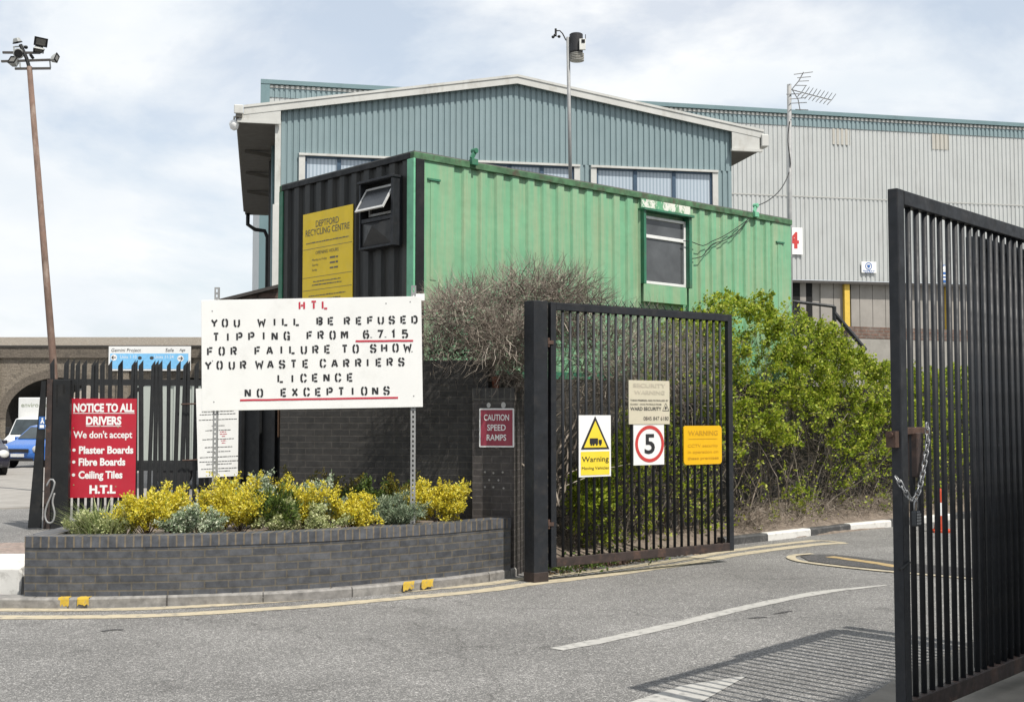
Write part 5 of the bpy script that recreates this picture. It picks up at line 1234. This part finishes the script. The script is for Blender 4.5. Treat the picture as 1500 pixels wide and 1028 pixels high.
# pale lorry behind the palisade
tx = at(190, 640, 30); trl = thing('lorry_trailer', 'pale grey lorry trailer parked behind the palisade gate', 'trailer', (tx.x, 30.5, 0), R(4))
TLn = 4.4; M_trp = paint('pale grey green trailer side', (.36,.39,.36), .5, var=.05, scale=1, dirt=(.25,.25,.22), dirt_scale=2)
mb = MB(); corr(mb, 0, TLn, .72, 2.6, .45, .03, 0, 0, .8, .05); mb.box(0, TLn, .04, 2.4, .72, 2.6); mb.build('body', M_trp, trl)
MB().box(0, TLn, -.03, .1, 2.6, 2.68).build('top_rail', paint('trailer rail', (.2,.2,.2), .6), trl); MB().box(0, TLn, -.03, 2.4, .6, .72).build('chassis', M_black, trl)
for x in (.9, 1.95, 3.4):
    M0 = Matrix.Translation((x, .2, .45)) @ Matrix.Rotation(R(90), 4, 'X'); mb = MB(); mb.lathe([(.2,-.14),(.42,-.14),(.45,-.1),(.45,.1),(.42,.14),(.2,.14)], 24, 0, M0); o = mb.build('wheel', M_tyre, trl)
# traffic cone seen through the right gate
cn = gnd(1378, 779); tc_ = thing('traffic_cone', 'tall orange and white traffic cone beyond the right gate', 'cone', (cn.x, cn.y, 0))
M_or = paint('orange cone plastic', (.48,.06,.02), .5, var=.1)
MB().box(-.16, .16, -.16, .16, 0, .045).lathe([(.1,.045),(.09,.14),(.07,.26)], 20).build('base', M_or, tc_, bevel=.008)
MB().lathe([(.07,.26),(.05,.46)], 20).build('band', M_signw, tc_); MB().lathe([(.05,.46),(.03,.64),(.018,.68)], 20).build('tip', M_or, tc_)

# ------------------------------------------------------------------ planting
def bush(name, label, cat, c, rx, rz, n, mat, size, stemmat, nst=14, wide=.55, flat=.8, grp=None, open_=.35, spiky=0.0):
    root = thing(name, label, cat, c, 0, grp)
    P = []; D = []; stems = []; rads = []
    for k in range(nst):
        th = rng.uniform(0, 2*PI); e = rng.uniform(.15, 1)**.7
        d = np.array([math.cos(th)*e*rx*1.1, math.sin(th)*e*rx*flat, rz*(1.05-.55*e*e)*rng.uniform(.75, 1.1)])
        st = np.array([d*t + rng.normal(size=3)*.018*(t > 0) for t in (0,.35,.7,1)]); stems.append(st); rads.append(.006)
        tips = []
        for q in range(5):
            tt = rng.uniform(.3, 1.0); b = st[0]*(1-tt) + st[3]*tt; dd = d/np.linalg.norm(d) + rng.normal(size=3)*.55; dd[2] = abs(dd[2])*.8+.1
            g_ = grow(b, dd, 3, .05*rz/.45, .2); stems.append(g_); rads.append(.003); tips.append(g_)
        tips.append(st[1:])
        per = int(n*2.3/nst/len(tips))
        for g_ in tips:
            t = rng.uniform(0, len(g_)-1.001, per); i = t.astype(int); f = (t-i)[:, None]; b = g_[i]*(1-f) + g_[i+1]*f
            ax_ = (g_[-1]-g_[0]); ax_ /= np.linalg.norm(ax_)+1e-6
            P.append(b + rng.normal(size=(per,3))*.016); D.append(ax_*rng.uniform(.2+spiky,.9+spiky,(per,1)) + rng.normal(size=(per,3))*.7 + np.array([0,0,.25]))
    P = np.concatenate(P); D = np.concatenate(D); P[:,2] = np.maximum(P[:,2], .01)
    leaf_object('foliage', P, D, rng.uniform(.7, 1.25, len(P))*size, mat, root, wide)
    twig_object('stem', stems, rads, stemmat, root)['kind'] = 'stuff'
    return root
M_stem = paint('brown stem', (.1,.07,.045), .9, bump=0)
M_yleaf = leafmat('golden leaf', [(0,(.4,.35,.03)),(.2,(.66,.56,.035)),(.6,(.78,.68,.07)),(.9,(.82,.74,.2)),(.95,(.2,.27,.04)),(1,(.12,.2,.03))], .4)
M_oleaf = leafmat('olive leaf', [(0,(.06,.07,.012)),(.5,(.13,.13,.02)),(.8,(.2,.16,.025)),(1,(.28,.21,.03))], .25)
M_gleaf = leafmat('mid green leaf', [(0,(.04,.07,.015)),(.5,(.08,.13,.025)),(1,(.16,.2,.04))], .25)
M_sleaf = leafmat('variegated silver leaf', [(0,(.12,.18,.09)),(.35,(.25,.33,.2)),(.7,(.45,.5,.36)),(1,(.62,.64,.5))], .25)
M_bleaf = leafmat('blue grey juniper leaf', [(0,(.13,.19,.11)),(.5,(.24,.31,.2)),(1,(.4,.44,.3))], .2)
M_pleaf = leafmat('pale variegated leaf', [(0,(.2,.25,.08)),(.4,(.38,.42,.18)),(1,(.62,.62,.36))], .25)
pbpx = [750 + F*p.x/p.y for p in PB]; pby = [p.y for p in PB]
def place(px, ybase, Y):
    Y = max(Y, float(np.interp(px, pbpx, pby)) + .5); return (at(px, ybase, Y).x, Y, .59)
GY = 'golden bushes in the planter'; GS = 'silver leaved bushes in the planter'
def yb(px, Y, w, h, lab, n=2600, mat=None): return bush('golden_bush', lab, 'bush', place(px, 770, Y), w*Y/F/2*.95, h*Y/F*.92, n, mat or M_yleaf, .031, M_stem, 18, grp=GY)
yb(641, 12.95, 100, 74, 'big round golden bush at the right end of the planter', 3600)
yb(602, 13.5, 62, 52, 'small golden bush tucked behind the big round one by the board post', 1300)
yb(512, 12.45, 74, 62, 'golden bush below the middle of the board beside the blue grey juniper')
yb(432, 12.9, 92, 76, 'green tinged golden bush between pale variegated shrubs, left of the juniper')
yb(352, 12.7, 84, 74, 'golden bush right of the left board post, low at the front edge')
yb(328, 13.2, 72, 76, 'tallest golden bush at the foot of the left board post')
yb(215, 12.4, 84, 66, 'golden bush just right of the grass clump under the red notice')
yb(252, 12.7, 72, 62, 'golden bush between the red notice and the low silver mound')
yb(296, 13.1, 50, 62, 'narrow golden bush at the back left of the tallest one', 900)
def sb2(px, Y, w, h, lab, mat=None, size=.03, n=2200, nm='silver_bush', **kw): return bush(nm, lab, 'bush', place(px, 770, Y), w*Y/F/2*1.2, h*Y/F*1.05, int(n*1.35), mat or M_sleaf, size, M_stem, 18, grp=GS, **kw)
sb2(288, 12.15, 96, 38, 'low silver variegated mound at the planter front left of centre', n=2600)
sb2(150, 12.05, 96, 34, 'pale cream variegated mound in front of the grass clump', M_pleaf, .026, 2600, 'variegated_bush')
sb2(378, 13.3, 54, 66, 'small silver bush at the back right of the tallest golden bush')
sb2(455, 13.2, 64, 66, 'silver bush at the back between the golden bush and the dark ones')
sb2(440, 12.15, 110, 40, 'wide pale variegated mound at the planter front below the board', M_pleaf, .03, 3000, 'variegated_bush')
bush('juniper', 'blue grey spreading juniper left of the big round golden bush', 'bush', place(572, 770, 13.0), .38, .34, 3600, M_bleaf, .04, M_stem, 24, .22, .8, spiky=.8)
bush('green_shrub', 'leafy green shrub at the centre back of the planter against the wall', 'shrub', place(552, 770, 14.1), .4, .46, 2800, M_gleaf, .035, M_stem, 18)
bush('green_shrub', 'small olive green shrub right of the centre back against the wall', 'shrub', place(590, 770, 13.9), .25, .46, 1300, M_oleaf, .034, M_stem, 12)
bush('olive_shrub', 'bronze olive shrub at the wall with one tall pointed shoot', 'shrub', place(446, 770, 14.0), .35, .52, 1800, M_oleaf, .032, M_stem, 16)
bush('olive_shrub', 'dark olive shrub between the bronze shrub and the green one', 'shrub', place(492, 770, 14.2), .24, .52, 1300, M_oleaf, .032, M_stem, 12)
bush('green_shrub', 'low green strappy shrub at the front left of the green tinged golden bush', 'shrub', place(400, 770, 12.5), .22, .42, 700, M_gleaf, .075, M_stem, 14, .2, spiky=1.0)
def grass(name, label, c, n, ln, spread, mat):
    V = []; Fc = []
    for k in range(n):
        th = rng.uniform(0, 2*PI); r0 = rng.uniform(0, spread); base = np.array([r0*math.cos(th), r0*math.sin(th)*.6, 0]); lean = rng.uniform(.1, .75)
        d = np.array([math.cos(th)*lean, math.sin(th)*lean, 1.0]); l = ln*rng.uniform(.55, 1.1); sdv = np.array([-math.sin(th+.6), math.cos(th+.6), 0]); b = len(V); p = base.copy(); w = rng.uniform(.005,.009)
        for i in range(5):
            ww = w*(1-i/4.2); V += [tuple(p+sdv*ww), tuple(p-sdv*ww)]; d = d/np.linalg.norm(d); p = p + d*l/4; d = d + np.array([math.cos(th)*.25, math.sin(th)*.25, -.22])
        Fc += [(b+2*i, b+2*i+1, b+2*i+3, b+2*i+2) for i in range(4)]
    me = bpy.data.meshes.new(name); me.from_pydata(V, [], Fc); me.materials.append(mat)
    o = bpy.data.objects.new(name, me); COL.objects.link(o); o.location = c; tag(o, label, 'grass'); return o
M_grass = leafmat('variegated grass', [(0,(.14,.2,.06)),(.5,(.3,.36,.14)),(1,(.55,.56,.33))], .3)
grass('grass_clump', 'clump of long striped grass at the left end of the planter', place(150, 770, 12.35), 340, .52, .32, M_grass)
# strays on the soil
# ------------------------------------------------------------------ bare brown climber over the wall
M_twig = leafmat('dry brown twig', [(0,(.09,.074,.06)),(.5,(.2,.168,.138)),(.85,(.32,.275,.23)),(1,(.45,.4,.34))], 0, .9)
dc = thing('dry_climber', 'bare brown twiggy climber sprawling over the wall in front of the green cabin', 'climber', (.2, 15.2, 0))
lobes = [((-.4,14.6,3.02),(.72,.4,.4),950),((-.62,13.95,2.92),(.42,.32,.3),620),((-.1,13.95,2.65),(.42,.25,.3),620),((.2,14.6,3.1),(.62,.42,.5),1250),((.62,14.95,3.1),(.6,.4,.5),1150),((-.05,14.35,2.5),(.45,.3,.35),650),((.1,14.2,2.3),(.28,.22,.28),280),((-.8,14.55,2.6),(.38,.2,.25),330),((1.1,15.4,2.5),(.6,.45,.8),1300),((1.75,15.95,2.35),(.6,.4,.85),1200),((2.4,16.6,2.4),(.5,.35,.65),500)]
paths = []; rads = []; root0 = np.array([.2,15.2,0])
for c, s, n in lobes:
    c = np.array(c); s = np.array(s)
    for k in range(int(n*.68)):
        u = rng.normal(size=3); u /= np.linalg.norm(u); u[1] = -abs(u[1])*.8 if rng.uniform() < .6 else u[1]; p = c + u*s*rng.uniform(.3, .88)
        d = u*.9 + rng.normal(size=3)*.7 + np.array([rng.normal()*.5, 0, .12])
        g_ = grow(p, d, 5, rng.uniform(.035,.085), .33, -.03); paths.append(g_-root0); rads.append(rng.uniform(.003,.0068))
    for k in range(int(n*.42)):          # fine upright tips above the crown
        u = rng.normal(size=3); u /= np.linalg.norm(u); u[2] = abs(u[2]); p = c + u*s*rng.uniform(.7, 1.08)
        g_ = grow(p, u + np.array([rng.normal()*.4, rng.normal()*.2, .5]), 4, rng.uniform(.035,.065), .2); paths.append(g_-root0); rads.append(rng.uniform(.0015,.003))
for k in range(48):                       # old thick canes
    a = np.array([rng.uniform(-.1,.6), rng.uniform(14.7,15.6), rng.uniform(.3,2.2)]); g_ = grow(a, [rng.normal()*.8, rng.normal()*.3, 1], 9, .16, .2, -.02); paths.append(g_-root0); rads.append(rng.uniform(.008,.019))
for k in range(26):                       # long looping canes hanging over the pier
    a = np.array([rng.uniform(-.3,.3), 13.95+rng.uniform(0,.3), 2.55+rng.uniform(-.1,.15)]); g_ = grow(a, [rng.normal(), -.1, .4], 9, .075, .12, -.13); paths.append(g_-root0); rads.append(.0055)
half = len(paths)
o = twig_object('twig', paths, rads, M_twig, dc); o['kind'] = 'stuff'
# a few dark ivy leaves low in it
n = 900; P = np.stack([rng.uniform(-1.0,-.3,n), 14.75+rng.normal(size=n)*.08, 2.5+np.abs(rng.normal(size=n))*.16], 1)-root0
leaf_object('foliage', P, rng.normal(size=(n,3))+[0,-.5,.2], rng.uniform(.03,.055,n), leafmat('dark ivy leaf', [(0,(.012,.035,.012)),(.6,(.03,.075,.025)),(1,(.06,.11,.04))], .1), dc)

# ------------------------------------------------------------------ the hedge along the retaining wall
hd = thing('hedge', 'overgrown bright green hedge on the bank below the green cabin', 'hedge', RT.o, RT.a)
hp_ = [(2.0,.9),(3.0,1.7),(3.6,2.55),(4.1,2.95),(4.7,3.25),(5.3,3.5),(5.8,3.68),(6.4,3.52),(7.0,3.36),(7.6,3.25),(8.2,2.98),(9.0,2.68),(10,2.62),(11.5,2.6),(13,2.75),(18,2.7)]
hx = [p[0] for p in hp_]; hzv = [p[1] for p in hp_]
P = []; D = []; S = []; tw = []; tr = []
ncl = 3400
for k in range(ncl):
    s = rng.uniform(2.0, 16.5) if rng.uniform() < .9 else rng.uniform(4,9); top = np.interp(s, hx, hzv)
    z = top*(1 - rng.uniform(0,1)**1.25); z = max(.12, z)
    thick = .38 + .42*math.sin(min(1, max(0, z/top))*PI*.75)
    dpt = thick*rng.uniform(.35,1.0)**.6
    if z > 2.28 and rng.uniform() < .35: dpt = rng.uniform(-.02, .6)
    low = z/top
    # patchiness: an uneven field that leaves bare twiggy gaps low down
    fld = math.sin(s*2.3+1)*math.sin(z*3.1+.5*s) + .6*math.sin(s*5.1+z*4.3) + .5*rng.normal()
    dens = 1.1 if low > .58 else .66 if low > .4 else .22
    if s < 4.2 and z > 1.3: dens *= .35
    if fld < (-.6 if low > .6 else .25 - .35*(low > .42)): dens *= .12
    cnt = int(62*dens*rng.uniform(.6,1.5))
    if cnt < 2: continue
    c = np.array([s, -dpt, z]); dirn = np.array([rng.normal()*.5, -rng.uniform(.2,1), rng.uniform(.1,1)])
    L_s = rng.uniform(.14,.34); sp_p = grow(c - dirn/np.linalg.norm(dirn)*L_s*.4, dirn, 4, L_s/4, .22); tw.append(sp_p); tr.append(.004)
    t = rng.uniform(0, 3.999, cnt); i = t.astype(int); f = (t-i)[:,None]
    P.append(sp_p[i]*(1-f) + sp_p[i+1]*f + rng.normal(size=(cnt,3))*.028); D.append(rng.normal(size=(cnt,3))*.75 + dirn/np.linalg.norm(dirn)*.6); S.append(rng.uniform(.03,.066,cnt)*rng.uniform(.75,1.3))
P = np.concatenate(P); D = np.concatenate(D); S = np.concatenate(S); P[:,2] = np.maximum(P[:,2], .05)
M_hleaf = leafmat('fresh hedge leaf', [(0,(.08,.12,.016)),(.2,(.19,.27,.024)),(.5,(.33,.42,.035)),(.8,(.44,.5,.055)),(.95,(.54,.55,.1)),(1,(.25,.19,.07))], .42)
leaf_object('foliage', P, D, S, M_hleaf, hd, .62)
for k in range(5600):
    s = rng.uniform(2.0,16); top = np.interp(s, hx, hzv); z = rng.uniform(.08,.8)*top; 
    g_ = grow([s, -rng.uniform(.03,.55)*(.5+.6*z/top), z], [rng.normal()*.9, -rng.uniform(-.2,.5), rng.normal()*.9+.15], 5, rng.uniform(.04,.09), .3, -.03); tw.append(g_); tr.append(rng.uniform(.002,.0055))
for k in range(1700):       # dead grass and stems at its foot
    s = rng.uniform(5.5,13); g_ = grow([s, -rng.uniform(.2,.62), rng.uniform(.1,.45)], [rng.normal(), -.3, abs(rng.normal())*.7], 5, rng.uniform(.04,.1), .35, -.08); tw.append(g_); tr.append(rng.uniform(.002,.004))
for k in range(70):
    s = rng.uniform(3,14); g_ = grow([s, -rng.uniform(.1,.4), .2], [rng.normal()*.25, -.15, 1], 9, .2, .14); tw.append(g_); tr.append(rng.uniform(.006,.014))
o = twig_object('twig', tw, tr, M_twig, hd); o['kind'] = 'stuff'

# ------------------------------------------------------------------ litter, weeds and leaves under the left gate
n = 900; P = []
for k in range(n):
    t = rng.uniform(0,1); x, y = 806+t*262, 842-t*37 - rng.uniform(0,14); q = gnd(x, y, .01); P.append((q.x, q.y, .012))
leaf_object('leaf_litter', np.array(P), rng.normal(size=(n,3))*[1,1,.25], rng.uniform(.03,.075,n), leafmat('dead leaf', [(0,(.05,.035,.022)),(.6,(.14,.095,.055)),(1,(.28,.21,.13))], .05))['kind'] = 'stuff'
n = 620; P = []
for k in range(n):
    c0 = [(825,835),(870,829),(905,822),(950,818)][k % 4]; q = gnd(c0[0]+rng.normal()*13, c0[1]+rng.normal()*3, .02); P.append((q.x, q.y, .02+abs(rng.normal())*.06))
o = leaf_object('weeds', np.array(P), rng.normal(size=(n,3))+[0,0,1], rng.uniform(.04,.08,n), M_gleaf); o['kind'] = 'stuff'
q = gnd(893, 827); br = MB()
o = MB().box(-.2,.2,-.07,.07,0,.1).build('broken_brick', M_rust, bevel=.012); o.location = (q.x, q.y, 0); o.rotation_euler[2] = .5; tag(o, 'rusty brown channel offcut lying under the left gate', 'metal scrap')
q = gnd(893-38, 829); mb = MB(); V = [(rng.normal()*.08, rng.normal()*.05, abs(rng.normal())*.03+.01) for _ in range(9)]; mb.add(V, [(0,1,2,3),(3,4,5,0),(5,6,7,1),(2,8,4,6)]); o = mb.build('litter', paint('blue white plastic', (.45,.52,.6), .4)); o.location = q; tag(o, 'crumpled blue and white plastic litter under the left gate', 'litter')
